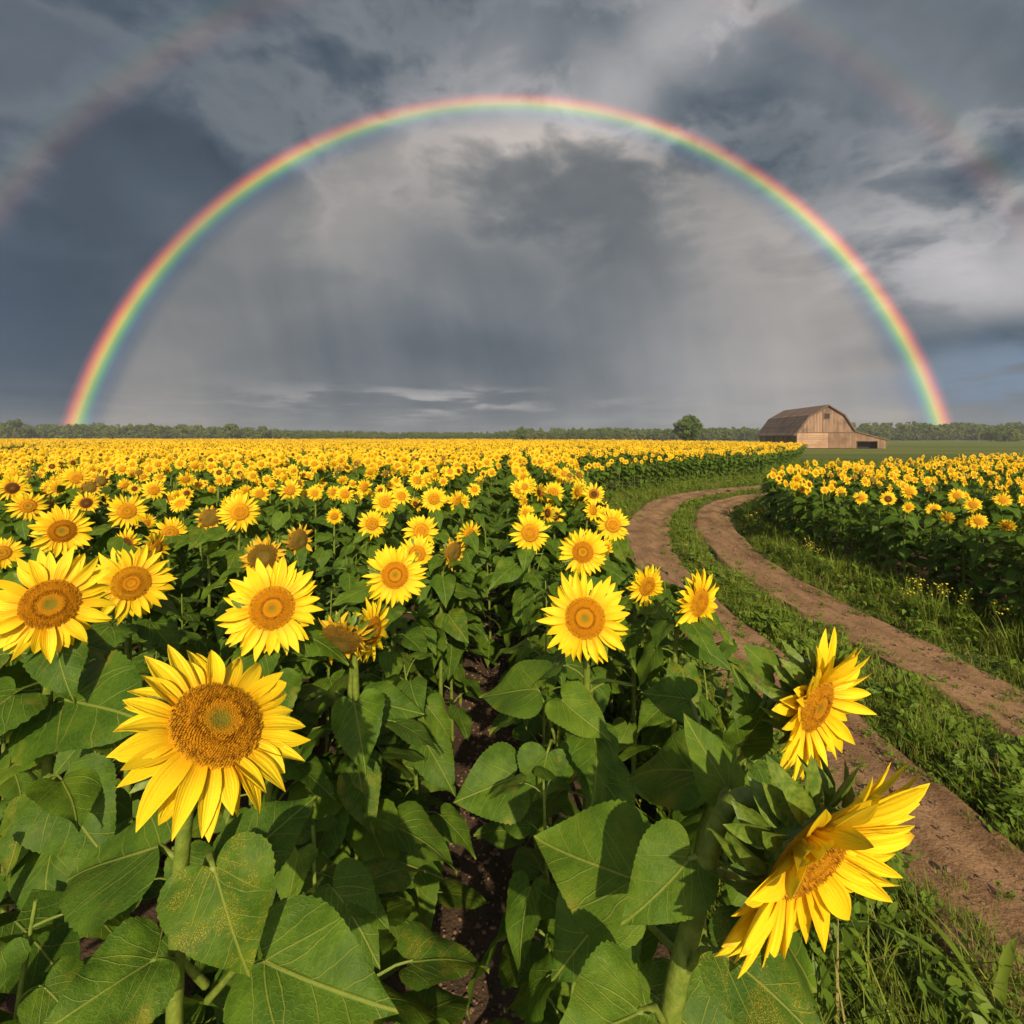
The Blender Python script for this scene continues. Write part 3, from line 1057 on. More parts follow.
def plant(x, y, head, face, dia, kind="fresh", lod=1, var=0, leaves="parts", nl=12, size=0.24, label="", group=None, seed=0, base=None, spin=None, leaf_lo=0.08, leaf_hi=0.86, thick=1.0, stem_pts=None, ring=None):
    r = random.Random(seed * 101 + 13)
    root = empty("sunflower", (x, y, 0))
    tag(root, label, "sunflower", group)
    o = Vector((x, y, 0))
    if head is not None:
        hl = Vector(head) - o
        b = Vector(base) - o if base is not None else Vector((0, 0, 0))
        pts = stem_curve(b, hl, face, dia, 14 if lod == 0 else 8)
        if stem_pts is not None:
            pts = smooth_path([Vector(q) - o for q in stem_pts] + [hl - face * dia * 0.13], 5)
    else:
        b = Vector((0, 0, 0))
        pts = bezier([b, (0.0, 0.0, size * 1.6), (r.uniform(-0.06, 0.06), r.uniform(-0.06, 0.06), dia * 0.7), (r.uniform(-0.08, 0.08), r.uniform(-0.08, 0.08), dia)], 8)
    rad = 0.0135 * thick
    rads = [rad * (1.15 - (0.45 if head is not None else 0.9) * (i / (len(pts) - 1))) for i in range(len(pts))]
    if head is not None:
        rads[-1] *= 1.5
    sm = MB()
    sm.tube(pts, rads, 12 if lod == 0 else 6, 0, head is None)
    link("stem", sm.mesh("stem", M["stem"]), root)
    if leaves == "parts":
        n = len(pts) - 1
        if head is None:
            leaf_hi = 0.99
        for i in range(nl):
            t = leaf_lo + (leaf_hi - leaf_lo) * ((i + r.uniform(0.1, 0.7)) / nl) ** 0.75
            k = min(int(t * n), n - 1)
            p = pts[k].lerp(pts[k + 1], t * n - k)
            a = i * 2.4 + seed * 1.3 + r.uniform(-0.35, 0.35)
            sc = size * r.uniform(0.78, 1.16) * (1.0 - 0.5 * max(0.0, (t - 0.62) / 0.38))
            if i < 2:
                sc *= 0.8
            v = r.randrange(12)
            lf = link("leaf", leaf_mesh(0 if lod == 0 else 1, v, LEAF_MATS[r.randrange(len(LEAF_MATS))]), root, p)
            lf.rotation_euler = (r.uniform(-0.15, 0.15), r.uniform(-0.15, 0.25), a)
            lf.scale = (sc, sc, sc)
    elif leaves == "mesh":
        k = r.randrange(6)
        hgt = (pts[-1].z)
        fm = cached(("fol", lod, k, nl), lambda: foliage_mb(random.Random(k * 5 + 1), 1 if lod < 2 else 2, 1.3, nl, size).mesh("foliage", [M["leaf"], M["stem"]]))
        fo = link("foliage", fm, root, (0, 0, 0))
        fo.rotation_euler = (0, 0, r.uniform(0, 6.28))
        s = hgt / 1.3 * (1.08 if head is None else 1.0)
        fo.scale = (s, s, s)
    if head is not None:
        back, dis, pet = head_meshes(kind, lod, var)
        h = link("flower_head", back, root, hl)
        q = face.to_track_quat("Z", "Y") @ Quaternion((0, 0, 1), spin if spin is not None else r.uniform(0, 6.28))
        h.rotation_mode = "QUATERNION"
        h.rotation_quaternion = q
        h.scale = (dia / 2,) * 3
        dk = link("disc", dis, h)
        dk.pass_index = ring if ring is not None else r.choice((0, 2, 5, 9, 14, 20, 28))
        link("petals", pet, h)
    return root


def single_leaf(root, p_base, p_tip, normal, width=1.0, var=0, mat="leaf", stalk_from=None):
    """A leaf laid out by its base, tip and upper side, with a stalk back to the stem."""
    o = root.location
    b, t = Vector(p_base), Vector(p_tip)
    ax = (t - b)
    L = ax.length
    ax.normalize()
    nz = Vector(normal)
    nz = (nz - ax * nz.dot(ax)).normalized()
    ny = nz.cross(ax)
    mb = MB()
    rr = random.Random(var)
    blade = leaf_mb(var + 300, 48, 9, 0.46 * width, 0.26, 0.20, 0.034, 0.022, rr.uniform(-0.2, 0.2))
    mat4 = Matrix(((ax.x, ny.x, nz.x, b.x - o.x), (ax.y, ny.y, nz.y, b.y - o.y), (ax.z, ny.z, nz.z, b.z - o.z), (0, 0, 0, 1))) @ Matrix.Diagonal((L, L, L, 1))
    mb.add(blade, mat4, 0)
    if stalk_from is not None:
        s = Vector(stalk_from)
        mid = (s + b) / 2 + Vector((0, 0, 0.02))
        mb.tube([s - o, mid - o, b - o, b + ax * 0.04 * L + nz * -0.003 - o], [0.0062, 0.005, 0.0042, 0.002], 7, 1, False)
    lf = link("leaf", mb.mesh("leaf", [M[mat], M["stem"]]), root)
    return lf


# ------------------------------------------------------------------ barn
BARN = Vector((55.6, 97.7, 0))
BARN_ROT = R(-8.0)


def mat_boards(name, a, b, stain, horizontal=False, width=0.28):
    m, t, out = new_mat(name)
    p = t.n("ShaderNodeTexCoord").outputs["Object"]
    x, y, z = t.sep(p)
    along = t.m("ADD", x, y) if not horizontal else z
    k = t.m("DIVIDE", along, width)
    cell = t.m("FLOOR", k)
    fr = t.m("ABSOLUTE", t.m("SUBTRACT", t.m("FRACT", k), 0.5))
    gap = t.ss(fr, 0.44, 0.49)
    wn = t.n("ShaderNodeTexWhiteNoise", noise_dimensions="1D")
    t.put(wn.inputs["W"], cell)
    grain = t.noise(t.comb(t.m("MULTIPLY", t.m("ADD", x, y), 0.6 if horizontal else 9.0), 0.0, t.m("MULTIPLY", z, 9.0 if horizontal else 0.6)), 1.0, 4.0, 0.6)
    c = t.mix(wn.outputs["Value"], a, b)
    c = t.mix(t.ss(grain, 0.45, 0.75, 0.0, 0.6), c, stain)
    big = t.noise(p, 0.35, 4.0, 0.6)
    c = t.mix(t.ss(big, 0.45, 0.70, 0.0, 0.75), c, stain)
    drip = t.noise(t.comb(t.m("MULTIPLY", t.m("ADD", x, y), 1.6), 0.0, t.m("MULTIPLY", z, 0.16)), 1.0, 4.0, 0.6)
    c = t.mix(t.ss(drip, 0.50, 0.66, 0.0, 0.6), c, stain)
    c = t.mix(t.m("MULTIPLY", gap, 0.75), c, (0.03, 0.02, 0.014))
    principled(t, out, c, 0.9, t.bump(t.m("SUBTRACT", grain, gap), 0.5, 0.03), 0.1)
    return m


def build_barn():
    boards = mat_boards("barn_boards", (0.225, 0.140, 0.090), (0.345, 0.222, 0.148), (0.098, 0.063, 0.045))
    dark_boards = mat_boards("barn_boards_dark", (0.20, 0.125, 0.080), (0.29, 0.18, 0.115), (0.13, 0.078, 0.050))
    door_boards = mat_boards("door_boards", (0.34, 0.215, 0.138), (0.43, 0.28, 0.18), (0.28, 0.165, 0.10), True, 0.42)
    roof_m = mat_boards("roof_shingles", (0.19, 0.125, 0.095), (0.27, 0.19, 0.15), (0.12, 0.075, 0.055), True, 0.35)
    trim = mat_plain("barn_trim", (0.10, 0.065, 0.045), (0.16, 0.105, 0.075), 4.0, 0.9, 0.0, 0.1, 0.3)
    void = mat_plain("dark_interior", (0.040, 0.030, 0.024), (0.060, 0.046, 0.036), 4.0, 0.95, 0.0, 0.05, 0.1)
    glass = mat_plain("loft_window_void", (0.012, 0.010, 0.009), (0.02, 0.016, 0.014), 4.0, 0.4, 0.0, 0.3, 0.0)
    root = empty("barn", BARN)
    root.rotation_euler = (0, 0, BARN_ROT)
    root.scale = (0.915, 0.84, 0.985)
    tag(root, "weathered brown wooden barn with gambrel roof and low lean-to shed", "barn")
    Lb, Wd = 25.0, 11.3
    prof = [(0.0, 2.98), (2.54, 6.40), (6.25, 8.46), (9.4, 6.50), (10.55, 4.8), (Wd, 3.57)]
    # walls: gables, long sides
    w = MB()
    for y, flip in ((0.0, False), (Lb, True)):
        pts = [(0, y, 0), (Wd, y, 0)] + [(x, y, z) for x, z in reversed(prof)]
        w.poly(pts if not flip else pts[::-1])
    w.poly([(0, 0, 0), (0, 0, 2.98), (0, Lb, 2.98), (0, Lb, 0)])
    w.poly([(Wd, 0, 0), (Wd, Lb, 0), (Wd, Lb, 3.57), (Wd, 0, 3.57)])
    link("wall", w.mesh("wall", boards, False), root)
    # roof: a thick folded sheet with overhangs, swept out over the lean-to
    def sheet(name, line, y0, y1, th, mat, parent):
        mb = MB()
        up, dn = [], []
        for i, (x, z) in enumerate(line):
            a = line[max(i - 1, 0)]
            b = line[min(i + 1, len(line) - 1)]
            n = Vector((-(b[1] - a[1]), b[0] - a[0])).normalized()
            up.append((x + n.x * th, z + n.y * th))
            dn.append((x + n.x * 0.02, z + n.y * 0.02))
        ring = up + dn[::-1]
        for i in range(len(ring)):
            a, b = ring[i], ring[(i + 1) % len(ring)]
            mb.poly([(a[0], y0, a[1]), (a[0], y1, a[1]), (b[0], y1, b[1]), (b[0], y0, b[1])])
        for i in range(len(line) - 1):
            for y, fl in ((y0, False), (y1, True)):
                q = [(dn[i][0], y, dn[i][1]), (dn[i + 1][0], y, dn[i + 1][1]), (up[i + 1][0], y, up[i + 1][1]), (up[i][0], y, up[i][1])]
                mb.poly(q[::-1] if fl else q)
        return link(name, mb.mesh(name, mat, False), parent)

    line = [(-0.55, 2.45)] + prof + [(Wd + 0.15, 3.42)]
    roof = sheet("roof", line, -0.45, Lb + 0.4, 0.16, roof_m, root)
    # lean-to along the sunny side
    lx, lz, ly0, ly1 = 17.6, 1.62, 0.25, 17.0
    ox0, ox1, oz = 12.0, 15.9, 1.36
    lt = MB()

    def top(x):
        return 3.35 + (lz - 3.35) * (x - Wd) / (lx - Wd)
    lt.poly([(Wd + 0.01, ly0, 0), (ox0, ly0, 0), (ox0, ly0, top(ox0)), (Wd + 0.01, ly0, top(Wd))])
    lt.poly([(ox0, ly0, oz), (ox1, ly0, oz), (ox1, ly0, top(ox1)), (ox0, ly0, top(ox0))])
    lt.poly([(ox1, ly0, 0), (lx, ly0, 0), (lx, ly0, top(lx)), (ox1, ly0, top(ox1))])
    lt.poly([(lx, ly0, 0), (lx, ly1, 0), (lx, ly1, lz), (lx, ly0, lz)])
    lt.poly([(lx, ly1, 0), (Wd + 0.01, ly1, 0), (Wd + 0.01, ly1, top(Wd)), (lx, ly1, lz)])
    lean = link("lean_to", lt.mesh("lean_to", dark_boards, False), root)
    sheet("lean_to_roof", [(Wd + 0.02, 3.30), (lx + 0.4, lz - 0.08)], ly0 - 0.3, ly1 + 0.3, 0.13, roof_m, lean)
    iv = MB()
    iv.box(ox0 + 0.02, ox1 - 0.02, ly0 + 2.2, ly0 + 2.3, 0.0, oz)
    iv.box(ox0 - 0.02, ox0 + 0.0, ly0 + 0.02, ly0 + 2.2, 0.0, oz)
    iv.box(ox1, ox1 + 0.02, ly0 + 0.02, ly0 + 2.2, 0.0, oz)
    link("interior", iv.mesh("interior", void, False), lean)
    fr = MB()
    fr.box(ox0 - 0.14, ox0, ly0 - 0.06, ly0 - 0.003, 0, oz + 0.14)
    fr.box(ox1, ox1 + 0.14, ly0 - 0.06, ly0 - 0.003, 0, oz + 0.14)
    fr.box(ox0, ox1, ly0 - 0.06, ly0 - 0.003, oz, oz + 0.14)
    link("opening_frame", fr.mesh("opening_frame", trim, False), lean)
    # big pale plank door, and the darker one beside it
    dm = MB()
    dm.box(0.06, 6.2, -0.10, -0.004, 0.05, 3.05)
    d1 = link("door", dm.mesh("door", door_boards, False), root)
    d1["label"] = "pale door of horizontal planks"
    dm = MB()
    dm.box(6.26, Wd - 0.1, -0.08, -0.004, 0.05, 3.0)
    d2 = link("door", dm.mesh("door", dark_boards, False), root)
    d2["label"] = "darker door of upright planks"
    rl = MB()
    rl.box(0.0, Wd - 0.02, -0.14, -0.003, 3.06, 3.20)
    link("door_rail", rl.mesh("door_rail", trim, False), root)
    # loft window
    wx, wz = 6.0, 6.35
    fm = MB()
    for q in ((wx - 0.58, wx - 0.46, wz - 0.6, wz + 0.6), (wx + 0.46, wx + 0.58, wz - 0.6, wz + 0.6), (wx - 0.46, wx + 0.46, wz + 0.48, wz + 0.6), (wx - 0.46, wx + 0.46, wz - 0.6, wz - 0.48)):
        fm.box(q[0], q[1], -0.12, -0.003, q[2], q[3])
    wf = link("loft_window", fm.mesh("loft_window", trim, False), root)
    pm = MB()
    pm.box(wx - 0.46, wx + 0.46, -0.03, -0.004, wz - 0.48, wz + 0.48)
    link("pane", pm.mesh("pane", glass, False), wf)
    # gable edge boards
    eb = MB()
    for a, b in zip(line[:-1], line[1:]):
        n = Vector((-(b[1] - a[1]), b[0] - a[0])).normalized() * -0.22
        y = -0.50
        eb.poly([(a[0], y, a[1] + 0.15), (a[0] + n.x, y, a[1] + 0.15 + n.y), (b[0] + n.x, y, b[1] + 0.15 + n.y), (b[0], y, b[1] + 0.15)])
    link("gable_edge", eb.mesh("gable_edge", trim, False), roof)


build_barn()


# ------------------------------------------------------------------ trees
def crown_mb(seed, h, rad, z0, clumps=40, per=60, leaf=0.45, mi=0):
    r = random.Random(seed)
    mb = MB()
    cz, hz = (z0 + h) / 2, (h - z0) / 2
    for c in range(clumps):
        u = r.uniform(-1, 1)
        a = r.uniform(0, 2 * math.pi)
        k = r.uniform(0.35, 0.95) ** 0.6
        wz = 1.0 if u < 0.2 else 1.0 - 0.35 * (u - 0.2)
        s = math.sqrt(1 - u * u) * k * wz
        cc = Vector((rad * s * math.cos(a), rad * s * math.sin(a), cz + hz * u * k))
        cr = rad * r.uniform(0.18, 0.34)
        for _ in range(per):
            d = Vector((r.gauss(0, 1), r.gauss(0, 1), r.gauss(0, 0.8)))
            d = d.normalized() * cr * r.uniform(0.4, 1.0)
            p = cc + d
            n = (d.normalized() + Vector((r.uniform(-1, 1), r.uniform(-1, 1), r.uniform(-0.6, 1.0))) * 0.8).normalized()
            t = n.cross(Vector((r.uniform(-1, 1), r.uniform(-1, 1), r.uniform(-1, 1)))).normalized()
            b = n.cross(t)
            L = leaf * r.uniform(0.6, 1.3)
            mb.poly([p - t * L, p - b * L * 0.5, p + t * L, p + b * L * 0.5], None, mi)
    return mb


def trunk_mb(seed, h, rad, mi=0):
    r = random.Random(seed)
    mb = MB()
    pts = [Vector((0, 0, -0.1)), Vector((r.uniform(-.1, .1), r.uniform(-.1, .1), h * 0.2)), Vector((r.uniform(-.2, .2), r.uniform(-.2, .2), h * 0.45)), Vector((r.uniform(-.3, .3), r.uniform(-.3, .3), h * 0.8))]
    mb.tube(pts, [0.035 * h, 0.026 * h, 0.02 * h, 0.006 * h], 8, mi)
    for k in range(7):
        a = k * 2.4 + r.uniform(-0.4, 0.4)
        z = h * r.uniform(0.2, 0.6)
        e = Vector((math.cos(a) * rad * 0.7, math.sin(a) * rad * 0.7, z + h * 0.2))
        s = Vector((0, 0, z))
        mb.tube([s, s.lerp(e, 0.5) + Vector((0, 0, 0.03 * h)), e], [0.012 * h, 0.009 * h, 0.003 * h], 6, mi)
    return mb


def tree(seed, px, d, h, rad, z0, label, name="tree", clumps=46, per=80, leaf=0.42, mat="crown", cat="tree", group=None):
    root = empty(name, (view_x(px, d), d, 0))
    tag(root, label, cat, group)
    link("trunk", trunk_mb(seed, h, rad).mesh("trunk", M["bark"]), root)
    link("crown", crown_mb(seed, h, rad, z0, clumps, per, leaf).mesh("crown", M[mat], False), root)


tree(3, 688, 150, 8.9, 3.9, 0.7, "lone round green tree standing between the sunflower field and the barn", clumps=60, per=110, leaf=0.34)
tree(5, 521, 235, 7.6, 2.9, 0.5, "small round tree alone at the far edge of the sunflowers", clumps=40, per=70, leaf=0.4)
tree(11, 14, 312, 13.2, 6.5, 0.6, "tall broad tree at the open end of the woods by the rainbow's foot", leaf=0.75, mat="crown_dark", group="trees standing out of the woods")
tree(12, 230, 318, 11.4, 4.6, 0.6, "rounded tree that rises highest above the middle of the woods", leaf=0.65, mat="crown_dark", group="trees standing out of the woods")
tree(13, 263, 318, 9.2, 3.8, 0.6, "lower tree ending the tall stretch of woods", leaf=0.6, mat="crown_dark", group="trees standing out of the woods")
tree(14, 1004, 250, 5.6, 8.0, 0.3, "wide dark bush on the green field beyond the barn", "bush", leaf=0.6, mat="crown_dark", cat="bush")


def build_woods():
    srcs = []
    for k in range(6):
        s = MB()
        s.add(trunk_mb(30 + k, 1.0, 0.4, 1))
        s.add(crown_mb(50 + k, 1.0, 0.40 + 0.03 * k, 0.06, 24, 26, 0.075, 0))
        srcs.append(s)
    H = [(-160, 14), (60, 12.0), (150, 11.5), (228, 10.5), (262, 9), (300, 7.2), (400, 6.2), (500, 6.4), (530, 8.5), (600, 9.0), (660, 8.6), (720, 9.2), (760, 9), (850, 11.6), (930, 13.0), (1024, 12.6), (1200, 13)]
    pts = []
    r = random.Random(77)
    for row, d0 in ((0, 330), (1, 346), (2, 362), (3, 380)):
        px = -180.0
        while px < 1210:
            d = d0 + r.uniform(-6, 6)
            h = float(np.interp(px, [a for a, _ in H], [b for _, b in H])) * r.uniform(0.62, 1.14) * (0.86 + 0.05 * row)
            pts.append((r.randrange(6), (view_x(px, d), d, -0.3), (0, 0, r.uniform(0, 6.28)), h))
            px += r.uniform(2.6, 5.6) * h / 10 * 1.1
    scatter("woods", srcs, pts, [M["crown_dark"], M["bark"]], "grey green woods along the horizon behind the fields", "woods")


build_woods()


# ------------------------------------------------------------------ the sunflowers that can be told apart
FIELD = "sunflowers growing in the two fields"
heroes = []          # ground positions already taken


def hero(px, py, dpx, label, kind="fresh", dia=0.28, depth=None, ang=None, c=None, z=None, nl=18, size=0.215, lod=None, var=None, stem_pts=None, up=0.0, side=0.06, thick=1.0, spin=None, leaf_lo=0.10, leaf_hi=0.80, ring=None):
    i = len(heroes)
    if depth is None:
        depth = dia * FOC / dpx
        zz = view_z(py, depth)
        if zz < 1.36 or zz > 1.86:
            zz = min(max(zz, 1.36), 1.86)
            depth = (EYE - zz) * FOC / (py - HY)
            dia = dpx * depth / FOC
    else:
        dia = dpx * depth / FOC
    h = Vector((view_x(px, depth), depth, view_z(py, depth)))
    f = face_fit(h, ang, c) if ang is not None else face_cam(h, up, side, 0.85)
    fl = Vector((f.x, f.y, 0))
    b = h - fl * 0.45 * dia
    b.z = 0
    if stem_pts is not None:
        b = Vector((stem_pts[0][0], stem_pts[0][1], 0))
    if lod is None:
        lod = 0 if dpx > 45 else (1 if dpx > 24 else 2)
    root = plant(b.x, b.y, h, f, dia, kind, lod, var if var is not None else i % 7, "parts", nl, size, label, FIELD, i + 1, stem_pts=stem_pts, thick=thick, spin=spin, leaf_lo=leaf_lo, leaf_hi=leaf_hi, ring=ring)
    heroes.append((b.x, b.y, h, dpx))
    return root


def at(px, py, d):
    return Vector((view_x(px, d), d, view_z(py, d)))


h1 = hero(216, 725, 188, "largest sunflower with ragged wide petals and a heart-shaped rusty leaf below", depth=0.72, kind="broad", ang=-75, c=0.91, spin=0.4, nl=5, size=0.20, thick=0.95, leaf_hi=0.5, ring=0)
for b_, t_, n_, wd, mt, va, st in (
        (at(213, 868, .70), at(247, 988, .66), (0.05, -0.8, 0.65), 1.42, "leaf_rust", 1, at(206, 868, .77)),
        (at(160, 846, .80), at(54, 864, .84), (-0.1, -0.45, 0.9), 1.35, "leaf", 2, at(206, 905, .80)),
        (at(153, 960, .70), at(42, 1030, .60), (0.0, -0.6, 0.8), 1.38, "leaf", 3, at(206, 985, .78)),
        (at(266, 962, .74), at(388, 1016, .68), (0.2, -0.6, 0.8), 1.15, "leaf", 4, at(208, 1000, .78)),
        (at(238, 862, .86), at(318, 790, .98), (-0.1, -0.7, 0.7), 1.25, "leaf", 5, at(206, 900, .80))):
    single_leaf(h1, b_, t_, n_, wd, va, mt, st)

s38 = [(0.20, 0.80, 0.0), (0.205, 0.79, 0.9), tuple(at(668, 1030, .76)), tuple(at(694, 915, .76)), tuple(at(716, 828, .76)), tuple(at(746, 797, .74))]
h38 = hero(810, 854, 236, "huge sunflower bowed towards the ruts, seen from its green bracted back", kind="bowed", ring=22, depth=0.68, ang=41, c=0.33, nl=4, size=0.20, stem_pts=s38, thick=1.25, leaf_lo=0.05, leaf_hi=0.25, spin=0.3)
for b_, t_, n_, wd, mt, va, st in (
        (at(634, 880, .88), at(528, 838, .96), (-0.1, -0.5, 0.85), 1.45, "leaf_light", 11, at(690, 926, .77)),
        (at(690, 858, .76), at(626, 936, .72), (-0.35, -0.75, 0.55), 1.15, "leaf_light", 12, at(704, 880, .76)),
        (at(722, 952, .66), at(846, 1050, .58), (0.25, -0.65, 0.7), 1.15, "leaf_rust", 13, at(684, 975, .76)),
        (at(727, 788, .88), at(684, 716, .92), (0.35, -0.85, 0.3), 1.05, "leaf_light", 14, at(716, 828, .77)),
        (at(760, 905, .86), at(835, 975, .92), (0.3, -0.4, 0.85), 1.2, "leaf", 15, at(708, 870, .77)),
        (at(640, 1012, .68), at(560, 1052, .62), (-0.1, -0.5, 0.85), 1.5, "leaf_light", 16, at(668, 1030, .75)),
        (at(610, 905, .95), at(548, 985, .90), (-0.2, -0.6, 0.75), 1.5, "leaf", 17, at(684, 960, .78))):
    single_leaf(h38, b_, t_, n_, wd, va, mt, st)

s37 = [(0.40, 1.12, 0.0), (0.42, 1.10, 0.9), tuple(at(700, 850, 1.08)), tuple(at(738, 760, 1.06)), tuple(at(766, 706, 1.03)), tuple(at(785, 692, 1.02))]
h37 = hero(814, 704, 132, "sunflower turned aside against the ruts, above the huge bowed one", kind="bowed", ring=9, depth=0.98, ang=31, c=0.46, nl=4, size=0.22, stem_pts=s37, thick=0.95, leaf_lo=0.05, leaf_hi=0.25, spin=1.1)
for b_, t_, n_, wd, mt, va, st in (
        (at(772, 672, 1.02), at(747, 644, 1.02), (0.4, -0.85, 0.2), 1.2, "leaf_light", 21, at(764, 710, 1.03)),
        (at(752, 722, 1.04), at(738, 668, 1.06), (0.1, -0.95, 0.2), 1.1, "leaf", 22, at(752, 735, 1.05)),
        (at(742, 745, 1.04), at(772, 705, 1.0), (0.1, -0.8, 0.5), 1.1, "leaf", 23, at(738, 760, 1.05)),
        (at(700, 770, 1.10), at(622, 760, 1.25), (-0.1, -0.5, 0.85), 1.3, "leaf", 24, at(722, 800, 1.07)),
        (at(690, 700, 1.5), at(640, 690, 1.55), (0.0, -0.5, 0.85), 1.4, "leaf", 25, at(722, 800, 1.07))):
    single_leaf(h37, b_, t_, n_, wd, va, mt, st)

h2 = hero(50, 604, 108, "large round sunflower with a ringed orange disc, beside the brown-bottomed one", lod=0, nl=18)
for b_, t_, n_, wd, mt, va, st in (
        (at(66, 700, 1.36), at(150, 706, 1.26), (0.15, -0.6, 0.8), 1.3, "leaf", 41, at(50, 712, 1.42)),
        (at(40, 742, 1.34), at(-34, 800, 1.22), (-0.2, -0.6, 0.75), 1.35, "leaf_light", 42, at(50, 735, 1.42)),
        (at(60, 790, 1.32), at(96, 866, 1.22), (0.15, -0.75, 0.6), 1.35, "leaf", 43, at(50, 780, 1.42)),
        (at(34, 806, 1.32), at(-10, 880, 1.22), (-0.15, -0.7, 0.7), 1.35, "leaf_rust", 44, at(50, 800, 1.42)),
        (at(52, 850, 1.30), at(30, 940, 1.18), (0.0, -0.75, 0.65), 1.4, "leaf", 45, at(50, 845, 1.42)),
        (at(36, 690, 1.40), at(-30, 686, 1.40), (-0.1, -0.5, 0.85), 1.3, "leaf", 46, at(50, 700, 1.42))):
    single_leaf(h2, b_, t_, n_, wd, va, mt, st)
hero(131, 583, 76, "sunflower whose disc is orange above and dark brown below", kind="fresh", lod=0, side=0.1)
hero(272, 608, 97, "large sunflower with a green centred disc just above the largest one", lod=0, nl=18)
h32 = hero(585, 618, 92, "big sunflower alone beside the nearer wheel rut with leaves spread below", lod=0, side=-0.05, nl=9, leaf_hi=0.7)
for b_, t_, n_, wd, mt, va, st in (
        (at(547, 753, 1.50), at(538, 806, 1.45), (0.1, -0.85, 0.5), 1.75, "leaf", 31, at(554, 742, 1.60)),
        (at(514, 777, 1.50), at(452, 800, 1.45), (-0.15, -0.65, 0.75), 1.55, "leaf", 32, at(556, 790, 1.62)),
        (at(538, 690, 1.58), at(478, 684, 1.68), (-0.1, -0.45, 0.9), 1.5, "leaf_light", 33, at(556, 742, 1.62)),
        (at(562, 700, 1.52), at(612, 740, 1.42), (0.25, -0.6, 0.75), 1.3, "leaf_light", 34, at(558, 745, 1.60)),
        (at(600, 775, 1.5), at(640, 830, 1.4), (0.25, -0.5, 0.85), 1.5, "leaf", 35, at(558, 790, 1.62))):
    single_leaf(h32, b_, t_, n_, wd, va, mt, st)
hero(699, 602, 66, "sunflower in side view against the bare rut, facing the grassy strip", ang=23, c=0.55, dia=0.30, lod=0)
hero(647, 586, 46, "half turned sunflower with a leaf across its disc beside the rut", ang=20, c=0.72, dia=0.26, lod=0)
hero(395, 575, 62, "bright sunflower before the tight group of overlapping blooms", lod=0, dia=0.29)
hero(343, 638, 74, "drooping old sunflower with brown disc and hanging petals", kind="old", ang=120, c=0.6, depth=1.58, lod=0, leaf_hi=0.58)
hero(372, 630, 62, "smaller sunflower turned aside beside the drooping brown one", ang=10, c=0.5, depth=1.70, lod=0, leaf_hi=0.58)
hero(62, 531, 52, "bright sunflower with wide disc behind the large ringed one", lod=0, side=0.12)
hero(127, 511, 37, "neat round sunflower standing clear in dark leaves behind the two-toned bloom")
hero(156, 548, 36, "narrow sunflower with a green eye overlapping its twin", ang=10, c=0.75, dia=0.25)
hero(170, 533, 34, "sunflower half hidden behind the narrow green-eyed one", dia=0.26)
hero(128, 543, 32, "spent sunflower with nearly black disc and few petals left", kind="dark", ang=150, c=0.8, dia=0.24)
hero(210, 518, 34, "old sunflower with a bulging olive disc on a bare stalk", kind="old", dia=0.26)
hero(240, 512, 40, "open sunflower beside the bulging olive disc")
hero(263, 557, 50, "old olive-disced sunflower directly behind the green centred one", kind="old", dia=0.27, lod=0)
hero(298, 541, 42, "olive-disced sunflower with petals fallen to one side", kind="old", ang=20, c=0.8, dia=0.26)
hero(28, 506, 32, "sunflower with tilted disc behind the wide-disced bright one", side=0.15)
hero(86, 503, 25, "small sunflower with a dark brown disc and short petals", kind="dark", dia=0.24)
hero(12, 488, 27, "sunflower with a near black disc close to the picture's edge", kind="dark", dia=0.27)
hero(89, 488, 24, "old olive-headed sunflower in front of a bright wide bloom", kind="old", dia=0.24)
hero(76, 478, 26, "bright wide bloom behind an olive-headed sunflower", dia=0.26)
hero(154, 490, 23, "small round sunflower above the neat one in dark leaves")
hero(417, 554, 40, "tall petalled sunflower leaning over the bright one in the tight group", dia=0.27)
hero(421, 531, 36, "topmost sunflower of the tight group of overlapping blooms", dia=0.26)
hero(453, 553, 40, "sunflower with olive disc turned aside at the tight group's end", kind="old", ang=25, c=0.65, dia=0.26)
hero(469, 534, 30, "sunflower peeping out above the olive disc in the tight group", ang=20, c=0.7, dia=0.24)
hero(372, 524, 30, "round sunflower with orange disc between the tight group and the olive discs")
hero(385, 502, 27, "round sunflower behind and above the orange-disced one")
hero(434, 499, 27, "tall sunflower of three blooms crowded before the yellow rows", dia=0.25)
hero(449, 505, 22, "sunflower with dark disc in the middle of three crowded blooms", kind="dark", dia=0.24)
hero(457, 501, 24, "last of three crowded blooms, turned towards the row gap", ang=15, c=0.75, dia=0.25)
hero(530, 533, 42, "perfectly round sunflower on a bare stalk beside the leafy row gap")
hero(583, 552, 50, "long petalled sunflower just behind the big one at the rut", side=-0.1, dia=0.27, lod=0)
hero(613, 525, 36, "sunflower against the bend of the rut, above the long petalled one", side=0.1)
hero(606, 550, 26, "small turned sunflower half hidden below the one at the rut bend", ang=15, c=0.5, dia=0.22)
hero(553, 493, 25, "round sunflower among side-turned blooms at the field corner")
hero(540, 492, 22, "half closed sunflower beside the round one at the field corner", kind="dark", ang=160, c=0.6, dia=0.24)
hero(594, 494, 24, "sunflower with a leaf over its disc near the field corner", kind="dark", dia=0.25)
hero(593, 510, 24, "narrow sunflower hanging below the one with a leaf over its disc", ang=0, c=0.75, dia=0.24)
hero(578, 492, 22, "turned sunflower between two others at the field corner", ang=180, c=0.7, dia=0.24)
hero(548, 513, 22, "small dull sunflower below the round one at the field corner", kind="dark", ang=170, c=0.7, dia=0.22)
